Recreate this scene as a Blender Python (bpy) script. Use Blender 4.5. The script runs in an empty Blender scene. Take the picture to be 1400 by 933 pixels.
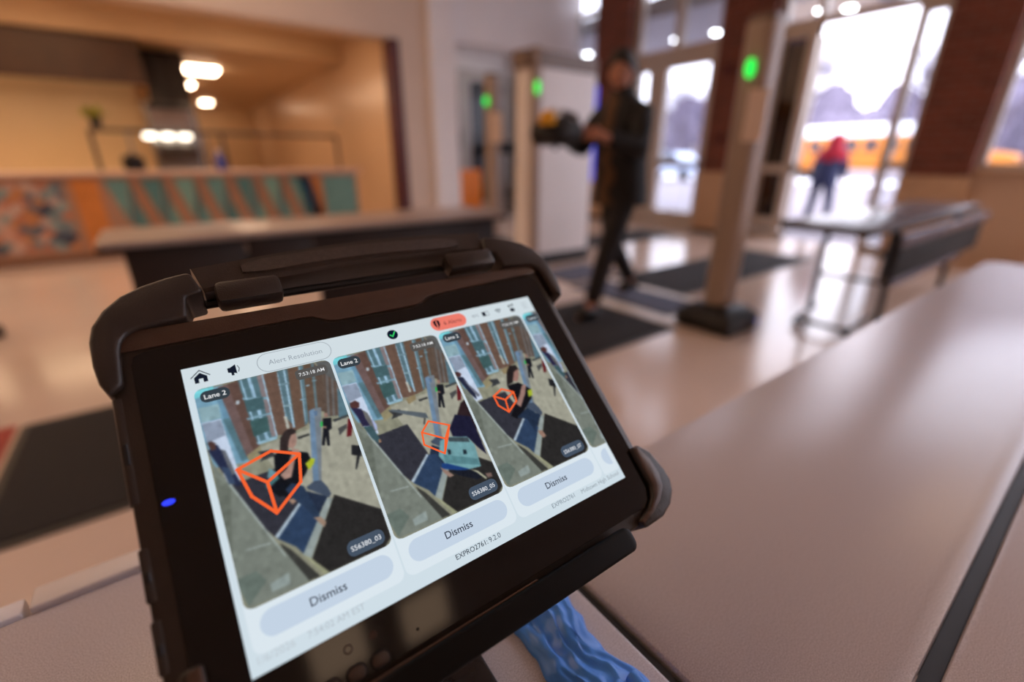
import bpy, bmesh, math, random
import numpy as np
from mathutils import Vector, Matrix, noise as mnoise

random.seed(7)
SC = bpy.context.scene
COL = SC.collection
PI = math.pi

# ------------------------------------------------------------------ camera
CAM_H = 1.06
cam_d = bpy.data.cameras.new('camera')
cam_d.sensor_width = 36.0
cam_d.lens = 625.0 / 1400.0 * 36.0
cam_d.clip_start = 0.02
cam_d.clip_end = 400
cam_d.dof.use_dof = True
cam_d.dof.focus_distance = 0.297
cam_d.dof.aperture_fstop = 1.9
cam_d.dof.aperture_blades = 0
cam = bpy.data.objects.new('camera', cam_d)
COL.objects.link(cam)
cam.location = (0, 0, CAM_H)
cam.rotation_euler = (math.radians(90 - 21.604), 0, math.radians(53.3 - 90))
SC.camera = cam

# ------------------------------------------------------------------ sky (overcast winter day) and exposure
w = bpy.data.worlds.new('overcast_sky')
SC.world = w
w.use_nodes = True
bgn = w.node_tree.nodes['Background']
bgn.inputs['Color'].default_value = (0.88, 0.87, 1.0, 1)
bgn.inputs['Strength'].default_value = 5.0
SC.view_settings.view_transform = 'Standard'
SC.view_settings.look = 'None'
SC.view_settings.exposure = 0.0
SC.view_settings.gamma = 1.0
SC.view_settings.use_curve_mapping = False
SC.cycles.max_bounces = 8
SC.cycles.diffuse_bounces = 4
SC.cycles.glossy_bounces = 4
SC.cycles.transparent_max_bounces = 12
SC.cycles.caustics_reflective = False
SC.cycles.caustics_refractive = False
SC.cycles.sample_clamp_indirect = 6.0

WARM = (1.0, 0.67, 0.44)
HALL_LAMP = 3.7        # radiance of the hall ceiling lamps
KITCHEN_LAMP = 12.0    # radiance of the kitchen ceiling lamps

# ------------------------------------------------------------------ materials
def lin(c):
    c = c / 255.0
    return c / 12.92 if c <= 0.04045 else ((c + 0.055) / 1.055) ** 2.4
def rgb(*c):
    return tuple(lin(x) for x in c)
MATS = {}
def mat(name, col, rough=0.5, metal=0.0, spec=0.5, noise=None, bump=None, coat=0.0, emis=None, estr=0.0):
    """plain principled material; noise=(scale, amount) varies the colour, bump=(scale, strength) gives fine relief"""
    if name in MATS:
        return MATS[name]
    m = bpy.data.materials.new(name)
    m.use_nodes = True
    nt = m.node_tree
    b = nt.nodes['Principled BSDF']
    b.inputs['Base Color'].default_value = (*col, 1)
    b.inputs['Roughness'].default_value = rough
    b.inputs['Metallic'].default_value = metal
    b.inputs['Specular IOR Level'].default_value = spec
    if coat:
        b.inputs['Coat Weight'].default_value = coat
        b.inputs['Coat Roughness'].default_value = 0.08
    if emis is not None:
        b.inputs['Emission Color'].default_value = (*emis, 1)
        b.inputs['Emission Strength'].default_value = estr
    if noise or bump:
        tc = nt.nodes.new('ShaderNodeTexCoord')
    if noise:
        n = nt.nodes.new('ShaderNodeTexNoise')
        n.inputs['Scale'].default_value = noise[0]
        n.inputs['Detail'].default_value = 4
        nt.links.new(tc.outputs['Object'], n.inputs['Vector'])
        r = nt.nodes.new('ShaderNodeValToRGB')
        a = noise[1]
        r.color_ramp.elements[0].position = 0.3
        r.color_ramp.elements[1].position = 0.7
        r.color_ramp.elements[0].color = (*[c * (1 - a) for c in col], 1)
        r.color_ramp.elements[1].color = (*[min(1, c * (1 + a)) for c in col], 1)
        nt.links.new(n.outputs['Fac'], r.inputs['Fac'])
        nt.links.new(r.outputs['Color'], b.inputs['Base Color'])
    if bump:
        n2 = nt.nodes.new('ShaderNodeTexNoise')
        n2.inputs['Scale'].default_value = bump[0]
        n2.inputs['Detail'].default_value = 3
        nt.links.new(tc.outputs['Object'], n2.inputs['Vector'])
        bp = nt.nodes.new('ShaderNodeBump')
        bp.inputs['Strength'].default_value = bump[1]
        bp.inputs['Distance'].default_value = 0.002
        nt.links.new(n2.outputs['Fac'], bp.inputs['Height'])
        nt.links.new(bp.outputs['Normal'], b.inputs['Normal'])
    MATS[name] = m
    return m
def light_mat(name, col, strength):
    if name in MATS:
        return MATS[name]
    m = bpy.data.materials.new(name)
    m.use_nodes = True
    nt = m.node_tree
    nt.nodes.clear()
    e = nt.nodes.new('ShaderNodeEmission')
    o = nt.nodes.new('ShaderNodeOutputMaterial')
    e.inputs['Color'].default_value = (*col, 1)
    e.inputs['Strength'].default_value = strength
    nt.links.new(e.outputs[0], o.inputs['Surface'])
    MATS[name] = m
    return m
def pane_mat(name, tint, refl=0.06):
    m = bpy.data.materials.new(name)
    m.use_nodes = True
    nt = m.node_tree
    nt.nodes.clear()
    t = nt.nodes.new('ShaderNodeBsdfTransparent')
    t.inputs['Color'].default_value = (*tint, 1)
    g = nt.nodes.new('ShaderNodeBsdfGlossy')
    g.inputs['Roughness'].default_value = 0.02
    mx = nt.nodes.new('ShaderNodeMixShader')
    mx.inputs['Fac'].default_value = refl
    o = nt.nodes.new('ShaderNodeOutputMaterial')
    nt.links.new(t.outputs[0], mx.inputs[1])
    nt.links.new(g.outputs[0], mx.inputs[2])
    nt.links.new(mx.outputs[0], o.inputs['Surface'])
    MATS[name] = m
    return m
def brick_mat():
    m = bpy.data.materials.new('red_brick')
    m.use_nodes = True
    nt = m.node_tree
    b = nt.nodes['Principled BSDF']
    b.inputs['Roughness'].default_value = 0.85
    tc = nt.nodes.new('ShaderNodeTexCoord')
    mp = nt.nodes.new('ShaderNodeMapping')
    mp.inputs['Rotation'].default_value = (PI / 2, 0, PI / 2)
    sep = nt.nodes.new('ShaderNodeSeparateXYZ')
    cmb = nt.nodes.new('ShaderNodeCombineXYZ')
    add = nt.nodes.new('ShaderNodeMath')
    nt.links.new(tc.outputs['Object'], sep.inputs[0])
    nt.links.new(sep.outputs['X'], add.inputs[0])
    nt.links.new(sep.outputs['Y'], add.inputs[1])
    nt.links.new(add.outputs[0], cmb.inputs['X'])
    nt.links.new(sep.outputs['Z'], cmb.inputs['Y'])
    br = nt.nodes.new('ShaderNodeTexBrick')
    br.inputs['Scale'].default_value = 1.0
    br.inputs['Brick Width'].default_value = 0.21
    br.inputs['Row Height'].default_value = 0.075
    br.inputs['Mortar Size'].default_value = 0.007
    br.inputs['Color1'].default_value = (*rgb(122, 62, 44), 1)
    br.inputs['Color2'].default_value = (*rgb(98, 48, 34), 1)
    br.inputs['Mortar'].default_value = (*rgb(120, 92, 80), 1)
    nt.links.new(cmb.outputs[0], br.inputs['Vector'])
    nt.links.new(br.outputs['Color'], b.inputs['Base Color'])
    bp = nt.nodes.new('ShaderNodeBump')
    bp.inputs['Strength'].default_value = 0.5
    bp.inputs['Distance'].default_value = 0.006
    bp.invert = True
    nt.links.new(br.outputs['Fac'], bp.inputs['Height'])
    nt.links.new(bp.outputs['Normal'], b.inputs['Normal'])
    MATS['brick'] = m
    return m
def laminate_mat():
    """speckled grey laminate of the folding tables"""
    m = bpy.data.materials.new('speckled_laminate')
    m.use_nodes = True
    nt = m.node_tree
    b = nt.nodes['Principled BSDF']
    b.inputs['Roughness'].default_value = 0.27
    tc = nt.nodes.new('ShaderNodeTexCoord')
    v = nt.nodes.new('ShaderNodeTexNoise')
    v.inputs['Scale'].default_value = 1100
    v.inputs['Detail'].default_value = 2
    nt.links.new(tc.outputs['Object'], v.inputs['Vector'])
    r = nt.nodes.new('ShaderNodeValToRGB')
    e = r.color_ramp.elements
    e[0].position = 0.32
    e[0].color = (*rgb(172, 162, 164), 1)
    e[1].position = 0.68
    e[1].color = (*rgb(216, 208, 212), 1)
    nt.links.new(v.outputs['Fac'], r.inputs['Fac'])
    nt.links.new(r.outputs['Color'], b.inputs['Base Color'])
    MATS['laminate'] = m
    return m

M_BRICK = brick_mat()
M_LAM = laminate_mat()
M_GLASS = pane_mat('clear_pane', (0.93, 0.95, 0.97), 0.07)
M_DARKGLASS = pane_mat('tinted_pane', (0.16, 0.13, 0.15), 0.10)
M_FLOOR = mat('polished_floor', rgb(208, 187, 174), 0.17, noise=(1.3, 0.05), spec=0.5)
M_MAT = mat('ribbed_floor_mat', rgb(31, 28, 29), 0.9, noise=(60, 0.25), bump=(300, 0.6))
M_BLUEMAT = mat('slate_floor_mat', rgb(84, 88, 108), 0.8, noise=(40, 0.15))
M_WALL = mat('painted_wall', rgb(214, 196, 182), 0.7, noise=(2, 0.03))
M_WHITEWALL = mat('white_wall', rgb(238, 237, 240), 0.7, noise=(2, 0.02))
M_TANWALL = mat('tan_wall', rgb(206, 176, 150), 0.7, noise=(2, 0.03))
M_KWALL = mat('kitchen_wall', rgb(218, 186, 146), 0.45, noise=(1.5, 0.03))
M_KTILE = mat('kitchen_glazed_wall', rgb(214, 182, 150), 0.28, noise=(1.5, 0.03))
M_KCEIL = mat('kitchen_ceiling', rgb(206, 176, 140), 0.6, noise=(2, 0.03))
M_CEIL = mat('hall_ceiling', rgb(225, 220, 215), 0.8, noise=(3, 0.02))
M_STONE = mat('cast_stone', rgb(196, 160, 128), 0.75, noise=(9, 0.08))
M_FRAME = mat('champagne_aluminium', rgb(190, 178, 168), 0.4, metal=0.25, noise=(5, 0.04))
M_RED = mat('dark_red_paint', rgb(78, 14, 16), 0.5, noise=(4, 0.1))
M_BLACKPL = mat('black_plastic', rgb(26, 24, 24), 0.45, noise=(30, 0.1))
M_BLACKMET = mat('black_metal', rgb(30, 28, 28), 0.4, metal=0.4, noise=(30, 0.1))
M_STEEL = mat('brushed_steel', rgb(150, 146, 142), 0.3, metal=0.9, noise=(12, 0.08))
M_DKSTEEL = mat('dark_steel', rgb(84, 72, 64), 0.4, metal=0.6, noise=(6, 0.12))

# ------------------------------------------------------------------ mesh helpers
class MB:
    def __init__(s):
        s.v = []; s.f = []
    def add(s, vs, fs):
        b = len(s.v)
        s.v += [tuple(p) for p in vs]
        s.f += [tuple(b + i for i in f) for f in fs]
        return s
    def box(s, x0, y0, z0, x1, y1, z1):
        return s.add([(x0, y0, z0), (x1, y0, z0), (x1, y1, z0), (x0, y1, z0), (x0, y0, z1), (x1, y0, z1), (x1, y1, z1), (x0, y1, z1)],
                     [(0, 3, 2, 1), (4, 5, 6, 7), (0, 1, 5, 4), (1, 2, 6, 5), (2, 3, 7, 6), (3, 0, 4, 7)])
    def prism(s, poly, a, b, axis='z'):
        """poly: 2-D outline; extruded from a to b along axis (x: poly=(y,z), y: poly=(x,z), z: poly=(x,y))"""
        n = len(poly)
        def P(p, t):
            return {'x': (t, p[0], p[1]), 'y': (p[0], t, p[1]), 'z': (p[0], p[1], t)}[axis]
        vs = [P(p, a) for p in poly] + [P(p, b) for p in poly]
        fs = [tuple(range(n - 1, -1, -1)), tuple(range(n, 2 * n))] + [(i, (i + 1) % n, n + (i + 1) % n, n + i) for i in range(n)]
        return s.add(vs, fs)
    def tube(s, path, r, n=8, closed=False):
        path = [Vector(p) for p in path]
        rs = r if isinstance(r, (list, tuple)) else [r] * len(path)
        m = len(path)
        vs = []; fs = []
        ref = None
        for i, p in enumerate(path):
            if closed:
                d = path[(i + 1) % m] - path[i - 1]
            else:
                d = path[min(i + 1, m - 1)] - path[max(i - 1, 0)]
            d.normalize()
            if ref is None:
                ref = Vector((0, 0, 1)) if abs(d.z) < 0.9 else Vector((1, 0, 0))
            a = d.cross(ref)
            if a.length < 1e-4:
                a = d.orthogonal()
            a.normalize()
            c = d.cross(a); c.normalize()
            ref = -c if False else ref
            for k in range(n):
                t = 2 * PI * k / n
                vs.append(p + a * (math.cos(t) * rs[i]) + c * (math.sin(t) * rs[i]))
        for i in range(m if closed else m - 1):
            j = (i + 1) % m
            for k in range(n):
                q = (k + 1) % n
                fs.append((i * n + k, i * n + q, j * n + q, j * n + k))
        if not closed:
            fs.append(tuple(range(n - 1, -1, -1)))
            fs.append(tuple((m - 1) * n + k for k in range(n)))
        return s.add(vs, fs)
    def lathe(s, prof, c=(0, 0, 0), n=24, sx=1.0, sy=1.0):
        """prof: (radius, z) from bottom to top"""
        vs = []; fs = []
        for r, z in prof:
            for k in range(n):
                t = 2 * PI * k / n
                vs.append((c[0] + math.cos(t) * r * sx, c[1] + math.sin(t) * r * sy, c[2] + z))
        for i in range(len(prof) - 1):
            for k in range(n):
                q = (k + 1) % n
                fs.append((i * n + k, i * n + q, (i + 1) * n + q, (i + 1) * n + k))
        fs.append(tuple(range(n - 1, -1, -1)))
        fs.append(tuple((len(prof) - 1) * n + k for k in range(n)))
        return s.add(vs, fs)
    def loft(s, rings, cap=True):
        n = len(rings[0])
        vs = [p for r in rings for p in r]
        fs = []
        for i in range(len(rings) - 1):
            for k in range(n):
                q = (k + 1) % n
                fs.append((i * n + k, i * n + q, (i + 1) * n + q, (i + 1) * n + k))
        if cap:
            fs.append(tuple(range(n - 1, -1, -1)))
            fs.append(tuple((len(rings) - 1) * n + k for k in range(n)))
        return s.add(vs, fs)
    def sphere(s, c, r, n=14, m=9):
        rx, ry, rz = r if isinstance(r, (list, tuple)) else (r, r, r)
        prof = []
        rings = []
        for i in range(1, m):
            a = -PI / 2 + PI * i / m
            rings.append([(c[0] + math.cos(2 * PI * k / n) * math.cos(a) * rx, c[1] + math.sin(2 * PI * k / n) * math.cos(a) * ry, c[2] + math.sin(a) * rz) for k in range(n)])
        return s.loft(rings)

ORG = {}
def obj(name, mb, material, parent=None, bevel=0.0, seg=2, smooth=None, local=False, data=None):
    if data is None:
        me = bpy.data.meshes.new(name)
        o_ = ORG.get(parent.name, Vector((0, 0, 0))) if (parent is not None and not local) else Vector((0, 0, 0))
        me.from_pydata([(p[0] - o_.x, p[1] - o_.y, p[2] - o_.z) for p in mb.v], [], mb.f)
        bm = bmesh.new(); bm.from_mesh(me)
        bmesh.ops.recalc_face_normals(bm, faces=bm.faces)
        if bevel > 0:
            es = [e for e in bm.edges if len(e.link_faces) == 2 and e.calc_face_angle(0) > 0.5]
            bmesh.ops.bevel(bm, geom=es, offset=bevel, segments=seg, affect='EDGES', profile=0.5, clamp_overlap=True)
        bm.to_mesh(me); bm.free()
        if smooth is None:
            smooth = 0.6 if bevel > 0 else None
        if smooth:
            me.shade_smooth()
            me.set_sharp_from_angle(angle=smooth)
        me.materials.append(material)
    else:
        me = data
    ob = bpy.data.objects.new(name, me)
    COL.objects.link(ob)
    if parent is not None:
        ob.parent = parent
        ORG[ob.name] = ORG.get(parent.name, Vector((0, 0, 0)))
    return ob
def tag(o, label, cat, group=None):
    o['label'] = label; o['category'] = cat
    if group:
        o['group'] = group
    return o
def thing(name, label, cat, loc, group=None, mtx=None):
    o = bpy.data.objects.new(name, None)
    COL.objects.link(o)
    o.empty_display_size = 0.1
    o.location = loc
    if mtx is not None:
        o.matrix_world = mtx
    ORG[o.name] = Vector(loc)
    return tag(o, label, cat, group)
def struct(name, mb, material, label, cat='structure', parent=None, bevel=0.0):
    o = obj(name, mb, material, parent, bevel=bevel)
    o['kind'] = 'structure'
    if parent is None:
        o['label'] = label; o['category'] = cat
    return o
def rrect(x0, y0, x1, y1, r, n=5):
    out = []
    for cx, cy, a0 in ((x1 - r, y1 - r, 0), (x0 + r, y1 - r, 90), (x0 + r, y0 + r, 180), (x1 - r, y0 + r, 270)):
        for k in range(n + 1):
            a = math.radians(a0 + 90 * k / n)
            out.append((cx + r * math.cos(a), cy + r * math.sin(a)))
    return out
def B(*a):
    return MB().box(*a)

# ================================================================== THE HALL
DX = 6.86      # inner face of the entrance wall
KY = 7.17      # inner face of the kitchen-side wall
HH = 4.4       # hall height
struct('floor', B(-8, -5, -0.1, DX + 0.3, 19, 0), M_FLOOR, 'polished cream floor reflecting the daylight of the doors', 'floor')
struct('ceiling', B(-8, -5, HH, DX + 0.3, 9.2, HH + 0.15), M_CEIL, 'pale hall ceiling above the tables and lanes', 'ceiling')
struct('wall_back', B(-8.2, -5, 0, -8, 19, HH), M_WALL, 'plain painted wall behind the tables', 'wall')
struct('wall_right', B(-8, -5.2, 0, DX + 0.3, -5, HH), M_WALL, 'plain painted side wall opposite the kitchen', 'wall')
struct('wall_front', B(DX, -5, 0, DX + 0.3, 1.2, 0.93), M_TANWALL, 'low tan wall under the window beside the wide brick pier', 'wall')
struct('trim_1', B(DX - 0.06, -5, 0.93, DX + 0.1, 1.2, 0.97), M_STONE, 'stone sill on the low tan wall', 'sill', bevel=0.008)

# brick piers of the entrance wall, each on a stone base
def pier(y0, y1, label, d=0.10):
    p = thing('brick_pier', label, 'pier', (DX, (y0 + y1) / 2, 0))
    p['kind'] = 'structure'
    obj('brickwork', B(DX - d, y0, 0.90, DX + 0.3, y1, HH), M_BRICK, p)
    obj('stone_base', B(DX - d - 0.03, y0 - 0.02, 0.06, DX + 0.3, y1 + 0.02, 0.90), M_STONE, p, bevel=0.01)
    obj('plinth', B(DX - d - 0.035, y0 - 0.025, 0, DX + 0.3, y1 + 0.025, 0.06), M_BLACKPL, p)
    return p
pier(1.20, 1.74, 'wide red brick pier on tan stone base beside the low tan wall')
pier(3.52, 4.24, 'red brick pier on tan stone base carrying the red fire alarm')
pier(5.88, 6.62, 'red brick pier on tan stone base behind the walking person')
pier(8.62, 8.95, 'narrow brick pier in the corner beside the alcove')

# glazing: frames with rails, every pane a piece of its own
def window(name, label, y0, y1, z0, z1, ys, zs, fw=0.06, dark=(), cat='window', rail_h=None):
    win = thing(name, label, cat, (DX + 0.12, (y0 + y1) / 2, z0))
    win['kind'] = 'structure'
    x0, x1 = DX + 0.06, DX + 0.18
    fr = MB()
    ya = [y0] + list(ys) + [y1]
    za = [z0] + list(zs) + [z1]
    for y in ya:
        a = min(max(y - fw / 2, y0), y1 - fw)
        fr.box(x0, a, z0, x1, a + fw, z1)
    for z in za:
        a = min(max(z - fw / 2, z0), z1 - fw)
        fr.box(x0 + 0.004, y0, a, x1 - 0.004, y1, a + fw)
    obj('frame', fr, M_FRAME, win)
    k = 0
    for i in range(len(ya) - 1):
        for j in range(len(za) - 1):
            obj('pane', B(DX + 0.115, ya[i] + fw / 2, za[j] + fw / 2, DX + 0.123, ya[i + 1] - fw / 2, za[j + 1] - fw / 2),
                M_DARKGLASS if k in dark else M_GLASS, win)
            k += 1
    return win
window('window_1', 'tall window above the low tan wall', -5, 1.2, 0.97, HH, (-3.6, -2.1, -0.5), (2.6,))
window('window_2', 'transom glazing above the open entrance doorway', 1.74, 3.52, 2.60, HH, (2.03, 3.04), (3.5,), 0.08)
window('window_3', 'narrow sidelight between doorway and wide brick pier', 1.74, 2.06, 0, 2.60, (), (0.25, 1.0), 0.08)
window('window_4', 'narrow sidelight with dark glass beside the brick pier with the alarm', 3.02, 3.52, 0, 2.60, (), (0.25, 0.95), 0.11, dark=(1, 2))
window('window_5', 'transom glazing above the glazed door behind the person', 4.24, 5.88, 2.56, HH, (5.05,), (), 0.12)
window('window_6', 'sidelight beside the closed glazed door', 5.36, 5.88, 0, 2.56, (), (0.25, 1.0), 0.16)
window('window_7', 'tall gridded window seen above the wide scanner tower', 6.62, 8.62, 0.6, HH, (7.3, 7.95), (1.6, 2.6, 3.5), 0.07)
struct('wall_front_sill', B(DX, 6.62, 0, DX + 0.3, 8.62, 0.6), M_TANWALL, 'low wall under the gridded window behind the scanner tower', 'wall')

# closed glazed door in the second bay
d1 = thing('door_1', 'closed glazed entrance door with metal frame and push bar', 'door', (DX + 0.12, 4.8, 0)); d1['kind'] = 'structure'
fr = MB()
y0, y1, x0, x1 = 4.24, 5.36, DX + 0.07, DX + 0.17
fr.box(x0, y0, 0, x1, y0 + 0.20, 2.56).box(x0, y1 - 0.18, 0, x1, y1, 2.56).box(x0 + .003, y0, 2.40, x1 - .003, y1, 2.56).box(x0 + .003, y0, 0, x1 - .003, y1, 0.26).box(x0 + .003, y0, 0.96, x1 - .003, y1, 1.06)
obj('door_frame', fr, M_FRAME, d1)
for za, zb in ((0.26, 0.96), (1.06, 2.40)):
    obj('pane', B(DX + 0.115, y0 + 0.2, za, DX + 0.123, y1 - 0.18, zb), M_GLASS, d1)
pb = MB().tube([(DX + 0.0, y0 + 0.16, 1.02), (DX + 0.0, y1 - 0.14, 1.02)], 0.016, 8)
pb.box(DX - 0.01, y0 + 0.13, 1.0, DX + 0.07, y0 + 0.17, 1.04).box(DX - 0.01, y1 - 0.17, 1.0, DX + 0.07, y1 - 0.13, 1.04)
obj('push_bar', pb, M_STEEL, d1)
# the open entrance: posts stay, the leaf stands swung outwards
d2 = thing('door_2', 'open glazed entrance door leaf folded back outside the dark sidelight', 'door', (DX + 0.36, 3.5, 0)); d2['kind'] = 'structure'
fr = MB()
xa, xb = DX + 0.335, DX + 0.385
for a, b in ((0, 0.12), (0.82, 0.94)):
    fr.box(xa, 3.06 + a, 0.01, xb, 3.06 + b, 2.5)
for a, b in ((0.01, 0.26), (0.92, 1.02), (2.36, 2.5)):
    fr.box(xa + 0.002, 3.06, a, xb - 0.002, 3.06 + 0.94, b)
obj('door_frame', fr, M_FRAME, d2)
for za, zb in ((0.26, 0.92), (1.02, 2.36)):
    obj('pane', B(DX + 0.355, 3.18, za, DX + 0.363, 3.88, zb), M_DARKGLASS, d2)
tag(obj('fire_alarm', B(DX - 0.16, 3.96, 2.15, DX - 0.101, 4.08, 2.28), M_RED, bevel=0.008), 'small red fire alarm box mounted on the brick pier', 'fire alarm')
tag(obj('alarm_pull', B(DX - 0.15, 3.97, 1.29, DX - 0.101, 4.06, 1.42), M_RED, bevel=0.008), 'small red pull station low on the brick pier', 'fire alarm')

# kitchen-side wall: header over the serving opening, column, soffit over the alcove
struct('wall_left', B(-8, KY, 2.68, 3.30, KY + 0.3, HH), M_WALL, 'pinkish header wall above the serving opening', 'wall')
struct('wall_left_return', B(3.30, KY, 0, 3.76, KY + 0.3, HH), M_WALL, 'pale wall strip between red door jamb and white column', 'wall')
struct('wall_left_column', B(3.76, KY - 0.1, 0, 4.19, KY + 0.4, HH), M_WHITEWALL, 'white square column beside the alcove', 'column')
struct('wall_left_soffit', B(4.19, KY, 2.79, DX, KY + 0.25, HH), M_WHITEWALL, 'white upper wall above the alcove', 'wall')
struct('trim_2', B(3.17, KY - 0.012, 0, 3.30, KY + 0.3, 2.68), M_RED, 'dark red jamb at the edge of the serving opening', 'trim')
struct('wall_alcove', B(4.0, 9.0, 0, DX, 9.2, HH), M_WHITEWALL, 'back wall of the alcove behind the slim scanner tower', 'wall')
struct('ceiling_alcove', B(4.0, KY + 0.25, 3.15, DX, 9.0, 3.3), M_CEIL, 'ceiling of the alcove', 'ceiling')
struct('wall_alcove_side', B(4.0, KY + 0.4, 0, 4.19, 9.0, 3.15), M_WALL, 'side wall of the alcove', 'wall')
# double door in the alcove
d3 = thing('door_3', 'grey framed double door with dark glass at the back of the alcove', 'door', (5.95, 8.95, 0)); d3['kind'] = 'structure'
fr = MB()
fr.box(5.0, 8.93, 2.55, 6.86, 8.995, 2.75)
for xx, ww in ((5.0, 0.10), (5.35, 0.24), (5.98, 0.18), (6.55, 0.16)):
    fr.box(xx, 8.935, 0, xx + ww, 8.995, 2.55)
fr.box(5.0, 8.94, 0, 6.7, 8.99, 0.2)
obj('door_frame', fr, mat('grey_door_paint', rgb(176, 172, 172), 0.5, noise=(4, 0.03)), d3)
M_DARKPANEL = mat('dark_door_glass', rgb(34, 34, 38), 0.15, noise=(3, 0.1))
for a, b in ((5.59, 5.98), (6.71, 6.86)):
    obj('dark_pane', B(a, 8.955, 0.2, b, 8.985, 2.55), M_DARKPANEL, d3)
for a, b in ((5.10, 5.35), (6.16, 6.55)):
    obj('leaf_panel', B(a, 8.95, 0.2, b, 8.985, 2.55), mat('door_leaf_paint', rgb(150, 146, 146), 0.5, noise=(4, 0.03)), d3)
obj('pull_handle', MB().tube([(5.30, 8.90, 1.3), (5.30, 8.88, 1.35), (5.30, 8.88, 1.6), (5.30, 8.90, 1.65)], 0.025, 8), M_DKSTEEL, d3)

# ------------------------------------------------------------------ hall ceiling lamps (recessed troffers)
def troffer(x, y, label, z=HH, sx=0.6, sy=1.2, lm=None):
    t = thing('ceiling_light', label, 'ceiling light', (x, y, z), 'recessed ceiling lights of the hall')
    fr = MB()
    fr.box(x - sx, y - sy, z - 0.05, x + sx, y - sy + 0.04, z).box(x - sx, y + sy - 0.04, z - 0.05, x + sx, y + sy, z)
    fr.box(x - sx, y - sy + 0.04, z - 0.05, x - sx + 0.04, y + sy - 0.04, z).box(x + sx - 0.04, y - sy + 0.04, z - 0.05, x + sx, y + sy - 0.04, z)
    obj('lamp_frame', fr, M_WHITEWALL, t)
    obj('diffuser', B(x - sx + 0.04, y - sy + 0.04, z - 0.04, x + sx - 0.04, y + sy - 0.04, z - 0.02), lm or light_mat('warm_lamp', WARM, HALL_LAMP), t)
for x, y in ((-5.5, 5.8), (-2.4, 5.8), (0.6, 5.8), (-4.2, 3.6), (-1.2, 3.6)):
    troffer(x, y, 'long warm ceiling lamp set flush into the hall ceiling', sx=0.9, sy=0.95)
for x, y in ((0.10, -3.5), (0.95, -3.65), (-3.0, -3.6)):
    troffer(x, y, 'small warm ceiling lamp set flush near the plain side wall', sx=0.28, sy=0.32, lm=light_mat('soft_lamp', WARM, 2.3))
troffer(5.3, -0.7, 'square warm ceiling lamp near the window above the low tan wall', sx=0.7, sy=0.7)
troffer(5.9, -2.9, 'broad warm fill lamp added in the corner of plain side wall and window', sx=0.7, sy=0.9, lm=light_mat('corner_fill_lamp', WARM, 5.0))  # unseen lamp added to boost the warm light on the tables

troffer(5.5, 7.72, 'small unseen fill lamp added inside the alcove', 3.15, 0.6, 0.2, light_mat('alcove_fill_lamp', (1.0, 0.9, 0.82), 9.0))  # added out of view to brighten the dark alcove

# ------------------------------------------------------------------ floor mats and floor inlay
def floor_mat(x0, y0, x1, y1, label, m=M_MAT, h=0.012):
    t = thing('floor_mat', label, 'floor mat', ((x0 + x1) / 2, (y0 + y1) / 2, 0))
    obj('mat_edge', MB().prism(rrect(x0, y0, x1, y1, 0.02, 2), 0.0005, h * 0.6), M_BLACKPL, t)
    obj('mat_pile', MB().prism(rrect(x0 + 0.03, y0 + 0.03, x1 - 0.03, y1 - 0.03, 0.02, 2), 0.0006, h), m, t)
    return t
floor_mat(-0.67, 1.70, 0.85, 2.59, 'dark ribbed floor mat with its corner by the red floor inlay')
floor_mat(0.95, 1.66, 2.62, 2.52, 'dark ribbed floor mat under the front foot of the walking person')
floor_mat(2.80, 1.86, 3.24, 2.90, 'short slate blue mat between two pale strips beside the slim post', M_BLUEMAT)
floor_mat(3.34, 2.10, 5.86, 2.90, 'long dark floor mat running to the open doorway')
floor_mat(3.95, 4.15, 6.3, 4.9, 'dark floor mat in front of the closed glazed door')
floor_mat(2.9, 2.98, 3.6, 3.50, 'small slate blue mat at the foot of the wide tower', M_BLUEMAT)
M_STRIP = mat('pale_tape', rgb(224, 214, 206), 0.4, noise=(8, 0.04))
tag(obj('threshold_strip', B(2.65, 1.70, 0.0005, 2.77, 2.52, 0.008), M_STRIP), 'pale strip across the lane at the front foot of the person', 'strip')
tag(obj('threshold_strip', B(3.255, 1.90, 0.0005, 3.33, 2.88, 0.008), M_STRIP), 'pale strip across the lane before the long dark mat', 'strip')
tag(obj('floor_inlay', B(-0.95, 2.12, 0.0005, -0.69, 2.62, 0.004), mat('red_tile', rgb(150, 30, 28), 0.35, noise=(5, 0.1))), 'red inlaid floor tile beside the dark mat corner', 'floor tile')
tag(obj('floor_inlay', B(-0.95, 1.60, 0.0005, -0.69, 2.12, 0.004), mat('rose_tile', rgb(196, 130, 116), 0.35, noise=(5, 0.06))), 'rose inlaid floor tile beside the dark mat', 'floor tile')

# ================================================================== KITCHEN BEHIND THE SERVING OPENING
struct('ceiling_kitchen', B(-8, KY + 0.3, 2.98, 3.40, 9.4, 3.1), M_KCEIL, 'tan kitchen ceiling over the serving counter', 'ceiling')
struct('ceiling_passage', B(-8, 9.3, 2.68, 3.40, 19, 2.98), M_KCEIL, 'lowered tan ceiling of the kitchen behind the counter', 'ceiling')
struct('wall_kitchen_right', B(3.20, KY + 0.3, 0, 3.40, 19, 2.98), M_KTILE, 'glazed tan side wall of the kitchen', 'wall')
struct('wall_kitchen_back', B(-8, 11.2, 0, 0.12, 11.4, 2.68), M_KWALL, 'warm tan kitchen wall under the exhaust hood', 'wall')
struct('wall_kitchen_passage', B(0.0, 11.4, 0, 0.12, 19, 2.68), M_KWALL, 'tan wall of the passage behind the kitchen', 'wall')
struct('wall_kitchen_end', B(0.12, 18.8, 0, 3.2, 19, 2.68), M_KWALL, 'far end wall of the kitchen passage', 'wall')
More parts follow.
